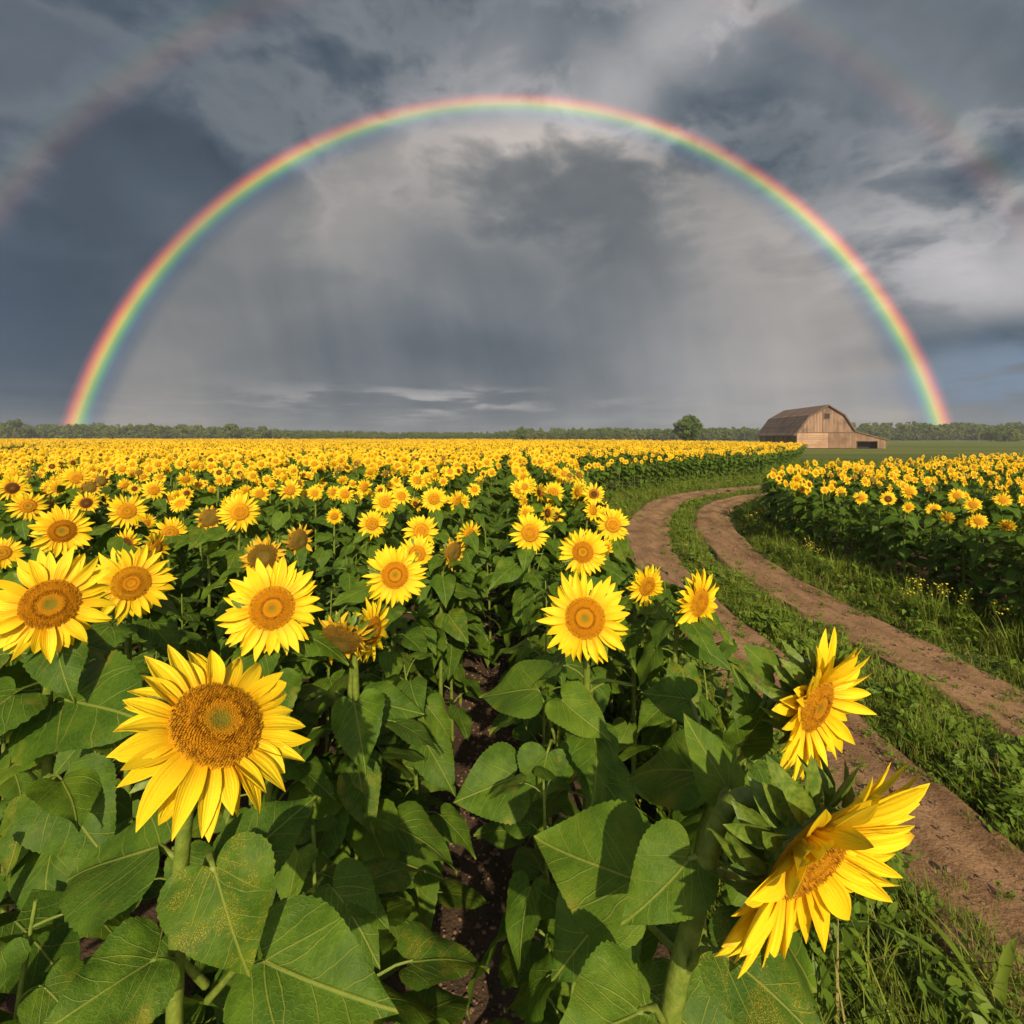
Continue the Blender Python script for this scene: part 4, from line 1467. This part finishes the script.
hero(556, 516, 20, "small sunflower with uneven petals beside the dull one", kind="dark", dia=0.21)
hero(2, 553, 34, "sunflower cut by the picture's edge above the large ringed one", dia=0.26)
hero(290, 490, 24, "sunflower with reddish disc before the yellow mass", dia=0.26)
hero(260, 494, 20, "small sunflower next to the open one by the olive disc", dia=0.25)
hero(345, 494, 20, "small sunflower one row behind the orange-disced round one", dia=0.25)
for px_, py_, d_, kd, lab in ((934, 510, 15, "fresh", "lowest sunflower hanging out over the dark leaves of the field by the barn"),
                              (973, 505, 17, "fresh", "sunflower on a tall pale stalk at the front of the field by the barn"),
                              (957, 496, 16, "fresh", "sunflower beside the tall pale stalk in the field by the barn"),
                              (888, 499, 16, "dark", "wide dark-disced sunflower on the front edge of the field by the barn"),
                              (861, 498, 15, "fresh", "round sunflower at the front edge of the field by the barn"),
                              (841, 492, 12, "fresh", "small sunflower at the corner of the field by the barn"),
                              (1003, 500, 16, "fresh", "pair-forming sunflower nodding at the end of the barn-side front row"),
                              (909, 492, 16, "fresh", "tilted sunflower above the wide dark-disced one by the barn")):
    dd = {934: 8.2, 973: 7.6, 957: 8.4, 888: 8.6, 861: 9.2, 841: 10.2, 1003: 7.4, 909: 9.4}[px_]
    hero(px_, py_, d_, lab, kind=kd, depth=dd, lod=1, nl=14, size=0.24, side=0.35)


# ------------------------------------------------------------------ the other sunflowers
def clear_of_heroes(x, y, rad):
    return all((x - a) ** 2 + (y - b) ** 2 > rad * rad for a, b, _, _ in heroes)


def hides_hero(x, y, z, rad):
    """Whether a head of this size would stand before one of the placed ones."""
    for a, b, h, dpx in heroes:
        if y < h.y - 0.05:
            q = to_px((x, y, z))
            g = to_px(h)
            if math.hypot(q[0] - g[0], q[1] - g[1]) < dpx * 0.55 + rad * FOC / y:
                return True
    return False


cands = []
rr = random.Random(21)
for k in range(-2, 30):
    x0 = 0.20 - 0.75 * k
    y = 0.25
    while y < 24:
        y += 0.40 * rr.uniform(0.7, 1.3)
        x = x0 + rr.gauss(0, 0.10)
        if in_west(x, y) and abs(x) < 1.45 * y + 2.0:
            cands.append((x, y, "w"))
for k in range(0, 30):
    x0 = 5.75 + 0.72 * k
    y = 1.0
    while y < 24:
        y += 0.40 * rr.uniform(0.7, 1.3)
        x = x0 + rr.gauss(0, 0.08)
        if in_east(x, y) and x < 1.45 * y + 3.0:
            cands.append((x, y, "e"))
for y in np.arange(1.5, 24, 0.45):                          # the outermost plants follow the field edge
    x = interp(EDGE_E, y) + rr.uniform(0.05, 0.3)
    if x < 1.45 * y + 3.0:
        cands.append((x, y + rr.uniform(-0.15, 0.15), "e"))
for x, y in ((-0.98, 0.92), (-0.72, 0.86), (-1.25, 1.15), (-0.62, 1.25), (-0.90, 1.30), (-0.42, 1.10), (0.10, 1.02), (0.36, 1.25), (-0.78, 0.72), (-0.62, 0.62), (-1.05, 0.80), (-1.45, 1.35), (0.14, 1.36)):
    cands.append((x, y, "w"))
cands.sort(key=lambda c: math.hypot(c[0], c[1]))

COLS = [(90, "by the rainbow's foot"), (230, "under the tallest woods"), (400, "under pale low clouds"), (560, "under the rainbow's top"),
        (720, "towards the lone tree"), (850, "before the barn"), (2000, "beyond the lean-to")]
near_stuff, n_single, LIMIT = [], len(heroes), 300
seen_leafy = 0
for x, y, side in cands:
    dist = math.hypot(x, y)
    if dist < 0.62 or (x > 0.42 and y < 1.75):
        continue
    leafy = side == "w" and y < 4.3
    if not clear_of_heroes(x, y, 0.13 if y > 2 else 0.2):
        continue
    if side == "w":
        z = rr.uniform(1.30, 1.62)
        q = to_px((x, y, z))
        if 418 < q[0] < 520 and 4.3 <= y < 9.5 and rr.random() < 0.55:
            leafy = True
    else:
        z = rr.uniform(1.12, 1.36)
    if leafy:
        z = rr.uniform(1.10, 1.40) if y < 4.3 else rr.uniform(1.2, 1.38)
        if y < 1.5:
            z = rr.uniform(1.12, 1.36)
    if leafy:
        for _ in range(8):
            if z > 0.75 and hides_hero(x, y - 0.15, z, 0.16):
                z -= 0.08
    dia = rr.uniform(0.16, 0.275)
    if not leafy and (hides_hero(x, y - 0.1, z, dia / 2) or rr.random() < 0.08):
        leafy = True
        z -= 0.25
    q = to_px((x, y, z))
    vis = q is not None and -25 < q[0] < 1050 and q[1] < 1150
    kind = rr.choices(["fresh", "dark", "old"], [0.76, 0.14, 0.10])[0]
    if not vis or n_single >= LIMIT:
        near_stuff.append((x, y, z, dia, leafy, kind))
        continue
    n_single += 1
    colw = next(t for lim, t in COLS if q[0] < lim)
    if leafy:
        where = ("low in the nearest rows" if y < 2.4 else "among blooming rows") if side == "w" else "in front of barn-side field"
        lab = f"leafy flowerless sunflower, {where}, {colw}"
        plant(x, y, None, None, z, "fresh", 0 if y < 2.2 else 1, 0, "parts" if y < 3.0 else "mesh", 19, 0.225, lab, FIELD, n_single)
    else:
        row = "front rows" if y < 7 else ("middle rows" if y < 10 else "back rows")
        look = {"fresh": "bright sunflower with orange disc", "dark": "sunflower with dark brown disc", "old": "fading sunflower with bulging olive disc"}[kind]
        fld = "of larger field" if side == "w" else "of barn-side field"
        f = face_cam((x, y, z), rr.gauss(-0.02, 0.24), rr.gauss(0.12 if side == "w" else 0.35, 0.42), 0.8)
        lab = f"{look} in {row} {fld}, {colw}"
        h = Vector((x, y, z))
        b = h - Vector((f.x, f.y, 0)) * 0.45 * dia
        plant(b.x, b.y, h, f, dia, kind, 1 if y < 6.5 else 2, n_single % 7, "mesh", 18, 0.265, lab, FIELD, n_single)

# the uncountable rest of the two fields
SM = [M["petal"], M["disc"], M["bract"], M["stem"], M["leaf"], M["petal_old"], M["disc_dark"], M["disc_old"]]


def source_plant(lod, kind, seed, height=1.4, dia=0.24, nl=11, leafy=False):
    r = random.Random(seed)
    mb = MB()
    face = Vector((r.gauss(0.12, 0.34), -1, r.gauss(0.0, 0.26))).normalized()
    head = Vector((0, -0.08, height))
    if leafy:
        st = bezier([(0, 0, 0), (0, 0, height * 0.4), (0.03, 0, height * 0.7), (0.05, 0, height)], 3)
    else:
        st = stem_curve(Vector((0, 0.02, 0)), head, face, dia, 5 if lod < 3 else 3)
    mb.tube(st, 0.013, 5 if lod < 3 else 3, 3, False)
    fo = foliage_mb(r, 2 if lod > 1 else 1, height, nl, 0.25)
    mb.add(fo, Matrix.Rotation(r.uniform(0, 6), 4, "Z"), 4)
    if not leafy:
        m = Matrix.Translation(head) @ face.to_track_quat("Z", "Y").to_matrix().to_4x4() @ Matrix.Rotation(r.uniform(0, 6), 4, "Z") @ Matrix.Scale(dia / 2, 4)
        old = kind == "old"
        mb.add(petals_mb(seed, lod, old, gap=0.2 if old else 0.05), m, 5 if old else 0)
        mb.add(disc_mb(seed, lod, 0.12), m, {"fresh": 1, "dark": 6, "old": 7}[kind])
        mb.add(head_back_mb(seed, lod), m, 2)
    return mb


def build_field_mass():
    kinds = ["fresh", "fresh", "fresh", "dark", "fresh", "old"]
    srcs = [source_plant(2, kinds[i], 200 + i, 1.4, 0.24, 15) for i in range(6)]
    srcs += [source_plant(2, "fresh", 220, 1.2, 0.24, 13, True)]
    srcs += [source_plant(3, kinds[i], 230 + i, 1.4, 0.25, 8) for i in range(6)]
    pts = []
    r = random.Random(5)
    for x, y, z, dia, leafy, kind in near_stuff:
        k = 6 if leafy else r.choice({"fresh": (0, 1, 2, 4), "dark": (3,), "old": (5,)}[kind])
        pts.append((k, (x, y, 0), (0, 0, r.gauss(0, 0.3)), z / (1.2 if leafy else 1.4)))

    def region(x0, x1, y0, y1, dens, test, lodf, hgt):
        n = int((x1 - x0) * (y1 - y0) * dens)
        for _ in range(n):
            x, y = r.uniform(x0, x1), r.uniform(y0, y1)
            if abs(x) > 1.2 * y + 8 or not test(x, y):
                continue
            d = math.hypot(x, y)
            lod = lodf(d)
            k = (r.randrange(6) if lod == 2 else 7 + r.randrange(6))
            st = fbm(x, y * 0.6, 0.09, 3)
            if st < -0.20 and r.random() < 0.7:
                continue
            pts.append((k, (x, y, 0), (r.gauss(0, 0.04), r.gauss(0, 0.04), r.gauss(0.1, 0.35)), r.gauss(*hgt) / 1.4 * (1 + 0.10 * st)))
    region(-36, 20, 24, 48, 3.6, in_west, lambda d: 2 if d < 34 else 3, (1.33, 0.09))
    region(-110, 56, 48, 100, 2.6, in_west, lambda d: 3, (1.30, 0.10))
    region(-230, 40, 100, 160, 1.3, in_west, lambda d: 3, (1.30, 0.12))
    region(-280, 0, 160, 250, 0.8, in_west, lambda d: 3, (1.32, 0.14))
    region(13, 52, 24, 39, 3.8, in_east, lambda d: 2 if d < 34 else 3, (1.27, 0.10))
    for y in np.arange(11, 60, 0.16):
        x = interp(EDGE_W, y) - r.uniform(0.0, 0.45)
        leafy = r.random() < 0.5
        pts.append((6 if leafy else r.randrange(6), (x, y + r.uniform(-0.1, 0.1), 0), (0, 0, r.uniform(-0.6, 0.6)), r.uniform(0.80, 1.02) if leafy else r.uniform(0.80, 0.95)))
    scatter("sunflower_field", srcs, pts, SM, "dense yellow mass of distant sunflowers filling both fields to the woods", "sunflower field")
    print("FIELD POINTS", len(pts), "SINGLE", n_single)


build_field_mass()


# ------------------------------------------------------------------ grass, weeds, stones
def blade(mb, r, h, w, lean, mi=0):
    a = r.uniform(0, 6.28)
    o = Vector((r.gauss(0, 0.045), r.gauss(0, 0.045), -0.01))
    dirv = Vector((math.cos(a), math.sin(a), 0))
    sd = Vector((-math.sin(a), math.cos(a), 0))
    rows = []
    for i in range(4):
        t = i / 3
        p = o + dirv * lean * h * t * t + Vector((0, 0, h * (t - 0.25 * lean * t * t)))
        ww = w * (1 - t) ** 0.7 if i < 3 else 0.0004
        rows.append([(p - sd * ww, (0, t)), (p + sd * ww, (1, t))])
    mb.grid(rows, mi)


def tuft(seed, n, h0, h1, w, lean=0.8, dry=0.1):
    r = random.Random(seed)
    mb = MB()
    for _ in range(n):
        blade(mb, r, r.uniform(h0, h1), w * r.uniform(0.7, 1.3), r.uniform(0.1, lean), 1 if r.random() < dry else 0)
    return mb


def weed_tuft(seed, n=26, h=0.10, leaf=0.022):
    r = random.Random(seed)
    mb = MB()
    for _ in range(n):
        a, rad = r.uniform(0, 6.28), r.uniform(0.0, 0.11)
        p = Vector((rad * math.cos(a), rad * math.sin(a), h * r.uniform(0.15, 1.0)))
        nrm = Vector((r.gauss(0, 0.5), r.gauss(0, 0.5), 1)).normalized()
        t = nrm.cross(Vector((math.cos(a), math.sin(a), 0.2))).normalized()
        b = nrm.cross(t)
        L = leaf * r.uniform(0.7, 1.5)
        mb.poly([p - t * L, p - t * L * 0.35 - b * L * 0.48, p + t * L * 0.35 - b * L * 0.40, p + t * L * 1.2, p + t * L * 0.35 + b * L * 0.40, p - t * L * 0.35 + b * L * 0.48], [(0, 0)] * 6, 2)
        if r.random() < 0.4:
            mb.tube([(p.x * 0.3, p.y * 0.3, 0), tuple(p)], 0.0012, 3, 0, False)
    return mb


def build_grass():
    srcs = [tuft(1, 26, 0.05, 0.14, 0.0032), tuft(2, 22, 0.07, 0.19, 0.0036), tuft(3, 24, 0.12, 0.32, 0.004, 1.0, 0.08), weed_tuft(4), weed_tuft(5, 22, 0.14, 0.028),
            tuft(6, 16, 0.08, 0.2, 0.003, 1.0, 0.9), tuft(7, 20, 0.25, 0.52, 0.0065, 1.1, 0.06), weed_tuft(8, 60, 0.24, 0.024)]
    r = random.Random(9)
    pts = []

    def put(x, y, k, s, rd=1.0, lim=0.0):
        pts.append((k, (x, y, -0.050 if rd > lim else -0.005), (r.gauss(0, 0.12), r.gauss(0, 0.12), r.uniform(0, 6.28)), s))

    def zone(y0, y1, dens):
        for _ in range(int((y1 - y0) * 34 * dens)):
            y = r.uniform(y0, y1)
            w0, w1 = interp(EDGE_W, y) - (0.25 if y < 11 else 0.9), interp(EDGE_E, y) + 0.35
            # sample only between the two field edges
            if w1 - w0 < 34 * r.random():
                continue
            x = r.uniform(w0, w1)
            if abs(x) > 1.35 * y + 3.0:
                continue
            rd = rut_dist(x, y)
            lim = 0.44 + 0.013 * max(0, min(y, 17) - 3) - 0.03 + 0.24 * fbm(x, y, 1.9, 5)
            if rd < lim:
                if r.random() < (0.22 if rd > lim - 0.2 else 0.012):
                    put(x, y, r.choice((0, 3)), r.uniform(0.35, 0.6), rd, lim)
                continue
            dw, de = x - w0, w1 - x
            edge = min(dw, de)
            middle = 2.6 < x < 3.8 if y < 9 else False
            patch = fbm(x, y, 0.8, 3)
            if patch < -0.22 and r.random() < 0.7 and y < 6 and not middle:
                continue
            grow = min(1.0, 0.45 + (rd - lim) / 0.45)
            if de < 0.9:
                k = r.choices((1, 2, 4, 5, 6, 7), (3, 5, 3, 1.2, 2.2, 1.5))[0]
            elif dw < 0.8:
                k = r.choices((1, 2, 3, 4, 5, 6, 7), (3, 3, 3, 3, 0.8, 0.8, 1.6))[0]
            else:
                k = r.choices((0, 1, 2, 3, 4, 5), (4, 4, 1.6, 5 if patch > -0.05 else 2, 2.5, 0.5))[0]
            s = r.uniform(0.75, 1.25) * grow
            if y > 12:
                s *= 1.25
            put(x, y, k, s)
    zone(0.2, 1.2, 120)
    zone(1.2, 4.5, 330)
    zone(4.5, 9, 220)
    zone(9, 16, 120)
    zone(16, 26, 60)
    zone(26, 46, 26)
    scatter("grass", srcs, pts, [M["grass"], M["grass_dry"], M["weed"]], "short green grass and low weeds between and beside the wheel ruts", "grass")
    # crumbs of earth and small stones in the ruts
    cl = []
    for k in range(3):
        mb = MB()
        rr2 = random.Random(60 + k)
        rows = []
        for i in range(5):
            th = math.pi * i / 4
            row = []
            for j in range(7):
                ph = 2 * math.pi * (j % 6) / 6
                q = 1 + 0.35 * noise.noise(Vector((math.cos(ph) * 1.3 + k * 7, math.sin(ph) * 1.3, th)))
                row.append((Vector((q * math.sin(th) * math.cos(ph), q * math.sin(th) * math.sin(ph) * 0.8, q * 0.6 * math.cos(th))), (0, 0)))
            rows.append(row)
        mb.grid(rows)
        cl.append(mb)
    cp = []
    for path in (RWs, REs):
        for p in path:
            if p[1] > 12 or p[1] < 1:
                continue
            for _ in range(12):
                x, y = p[0] + r.gauss(0, 0.28), p[1] + r.uniform(-0.1, 0.1)
                cp.append((r.randrange(3), (x, y, 0.006), (0, 0, r.uniform(0, 6.28)), abs(r.gauss(0, 0.007)) + 0.0025))
    for _ in range(1500):
        x, y = r.gauss(-0.17, 0.16), r.uniform(1.2, 6)
        cp.append((r.randrange(3), (x, y, 0.034), (0, 0, r.uniform(0, 6.28)), abs(r.gauss(0, 0.006)) + 0.003))
    scatter("gravel", cl, cp, [M["clod"]], "small crumbs of earth and stones lying in the wheel ruts", "gravel")


build_grass()


def wildflower(x, y, h, n, label, seed):
    r = random.Random(seed)
    root = empty("wildflower", (x, y, 0))
    tag(root, label, "wildflower", "yellow wildflowers on the verges")
    st, bl, lf = MB(), MB(), MB()
    for _ in range(n):
        a = r.uniform(0, 6.28)
        e = Vector((math.cos(a) * r.uniform(0.02, 0.20), math.sin(a) * r.uniform(0.02, 0.20), h * r.uniform(0.65, 1.0)))
        s = Vector((e.x * 0.25, e.y * 0.25, 0))
        m = s.lerp(e, 0.55) + Vector((r.gauss(0, 0.01), r.gauss(0, 0.01), 0.02))
        st.tube([s, m, e], [0.003, 0.0025, 0.0018], 4, 0)
        for _ in range(r.randrange(1, 4)):
            c = e + Vector((r.gauss(0, 0.022), r.gauss(0, 0.022), r.uniform(-0.05, 0.008)))
            st.tube([m.lerp(e, 0.6), c], 0.0013, 3, 0)
            R0 = r.uniform(0.006, 0.012)
            tilt = Matrix.Rotation(r.uniform(0.2, 0.9), 4, "X") @ Matrix.Rotation(r.uniform(0, 6), 4, "Z")
            for k in range(7):
                b = 2 * math.pi * k / 7
                d, t = Vector((math.cos(b), math.sin(b), 0.15)), Vector((-math.sin(b), math.cos(b), 0))
                bl.poly([c + tilt @ (d * 0.15 * R0), c + tilt @ (d * 0.6 * R0 + t * 0.35 * R0), c + tilt @ (d * R0), c + tilt @ (d * 0.6 * R0 - t * 0.35 * R0)])
        for q in range(5):
            p = s.lerp(m, r.uniform(0.2, 1.0))
            b = r.uniform(0, 6.28)
            d, t = Vector((math.cos(b), math.sin(b), 0.35)), Vector((-math.sin(b), math.cos(b), 0))
            L = r.uniform(0.04, 0.09)
            lf.poly([p, p + d * L * 0.5 + t * 0.012, p + d * L, p + d * L * 0.5 - t * 0.012])
    link("stem", st.mesh("stem", M["grass"]), root)
    link("foliage", lf.mesh("foliage", M["weed"], False), root)
    link("blossom", bl.mesh("blossom", M["yellow_bloom"], False), root)


for i, (px_, gy, h_, n_, lab) in enumerate((
        (930, 625, 0.58, 14, "tallest clump of yellow wildflowers on the verge before dark sunflower leaves"),
        (916, 618, 0.50, 9, "clump of yellow wildflowers touching the tallest clump on the verge"),
        (952, 628, 0.48, 10, "spreading clump of yellow wildflowers under the drooping sunflower leaves"),
        (815, 572, 0.55, 8, "thin clump of yellow wildflowers halfway along the barn-side verge"),
        (806, 562, 0.45, 6, "short thin wildflowers behind the halfway clump on the verge"),
        (758, 536, 0.60, 7, "small yellow wildflowers on the verge at the rut's bend"),
        (1004, 640, 0.45, 7, "yellow wildflowers beside long grass at the picture's edge"),
        (672, 905, 0.40, 9, "low yellow wildflowers among the sunflower leaves beside the rut"))):
    d = EYE * FOC / (gy - HY)
    if px_ == 672:
        d = 2.6
    wildflower(view_x(px_, d), d, h_, n_, lab, 400 + i)


def broad_grass(x, y, label, seed):
    r = random.Random(seed)
    root = empty("grass_plant", (x, y, -0.05))
    tag(root, label, "grass plant")
    for k in range(5):
        mb = MB()
        a = R((150, 95, 40, 200, 280)[k]) + r.uniform(-0.2, 0.2)
        h, w, lean = r.uniform(0.42, 0.6), r.uniform(0.014, 0.02), r.uniform(0.5, 0.95)
        d, sd = Vector((math.cos(a), math.sin(a), 0)), Vector((-math.sin(a), math.cos(a), 0))
        rows = []
        for i in range(11):
            t = i / 10
            p = d * lean * h * t ** 1.7 + Vector((0, 0, h * (t - 0.55 * t ** 2.4)))
            ww = w * (0.45 + 0.55 * math.sin(math.pi * min(1, t * 1.5 + 0.1))) if t < 0.6 else w * (1 - ((t - 0.6) / 0.4) ** 1.4) * 0.93 + 0.0004
            rows.append([(p - sd * ww + Vector((0, 0, 0.35 * ww)), (0, t)), (p, (0.5, t)), (p + sd * ww + Vector((0, 0, 0.35 * ww)), (1, t))])
        mb.grid(rows)
        link("blade", mb.mesh("blade", M["grass"]), root)


broad_grass(1.80, 1.86, "broad bladed grass plant arching up at the bare rut's edge by the bowed flower", 3)


# ------------------------------------------------------------------ rainbow, far beyond the woods
def bow(name, label, a0, a1, stops, strength, D=440.0):
    """An arc of coloured light; angles a0 (inner) and a1 (outer) are seen from the field, round the point opposite the sun."""
    X = bow_axis.cross(Vector((0, 0, 1))).normalized()
    Y = X.cross(bow_axis)
    ctr = CAM + bow_axis * D
    r0, r1 = D * math.tan(R(a0)), D * math.tan(R(a1))
    mb = MB()
    rows = []
    N = 240
    s0 = math.asin(max(-1, min(1, (0.5 - ctr.z) / Y.z / r0)))
    for i in range(N + 1):
        a = s0 + (math.pi - 2 * s0) * i / N
        row = []
        for j in range(5):
            rad = r0 + (r1 - r0) * j / 4
            row.append((ctr + X * rad * math.cos(a) + Y * rad * math.sin(a), (j / 4, i / N)))
        rows.append(row)
    mb.grid(rows)
    m, t, out = new_mat(name)
    u, v, _ = t.sep(t.n("ShaderNodeTexCoord").outputs["UV"])
    c = t.ramp(u, stops)
    n = t.noise(t.comb(t.m("MULTIPLY", v, 5.0), 0.0, 0.0), 1.6, 3.0, 0.5)
    foot = t.m("ABSOLUTE", t.m("SUBTRACT", t.m("MULTIPLY", v, 2.0), 1.0))
    amp = t.m("MULTIPLY", t.m("MULTIPLY_ADD", t.m("POWER", foot, 2.0), 0.55, 0.55), t.m("MULTIPLY_ADD", t.ss(n, 0.3, 0.7), 0.55, 0.70))
    em = t.n("ShaderNodeEmission")
    t.put(em.inputs[0], c)
    t.put(em.inputs[1], t.m("MULTIPLY", amp, strength))
    tr = t.n("ShaderNodeBsdfTransparent")
    ad = t.n("ShaderNodeAddShader")
    t.put(ad.inputs[0], em.outputs[0])
    t.put(ad.inputs[1], tr.outputs[0])
    t.put(out.inputs[0], ad.outputs[0])
    o = link(name, mb.mesh(name, m))
    tag(o, label, "rainbow")
    return o


bow("rainbow", "bright rainbow arching over the whole sunflower field with red outermost", 39.3, 43.0,
    [(0.0, (0, 0, 0)), (0.22, (0.018, 0.018, 0.024)), (0.38, (0.050, 0.065, 0.10)), (0.48, (0.07, 0.20, 0.13)), (0.57, (0.20, 0.40, 0.06)), (0.64, (0.62, 0.50, 0.03)),
     (0.71, (0.78, 0.29, 0.02)), (0.79, (0.56, 0.085, 0.02)), (0.86, (0.17, 0.020, 0.012)), (0.95, (0, 0, 0)), (1.0, (0, 0, 0))], 0.80)
bow("rainbow", "faint outer rainbow with reversed colours high above the bright one", 50.5, 54.3,
    [(0.0, (0, 0, 0)), (0.22, (0.30, 0.08, 0.04)), (0.38, (0.40, 0.18, 0.05)), (0.52, (0.24, 0.22, 0.07)), (0.66, (0.08, 0.16, 0.11)), (0.84, (0.06, 0.06, 0.13)), (1.0, (0, 0, 0))], 0.155)


# ------------------------------------------------------------------ the air over the fields
def build_haze(density):
    mb = MB()
    mb.box(-660, 660, -64, 399, -1.6, 16.0)
    m, t, out = new_mat("haze_air")
    pv = t.n("ShaderNodeVolumePrincipled")
    pv.inputs["Color"].default_value = (0.80, 0.82, 0.84, 1)
    pv.inputs["Density"].default_value = density
    t.put(out.inputs["Volume"], pv.outputs[0])
    o = link("haze", mb.mesh("haze", m, False))
    tag(o, "thin moist haze lying over the fields after rain", "haze", kind="stuff")


build_haze(0.00042)
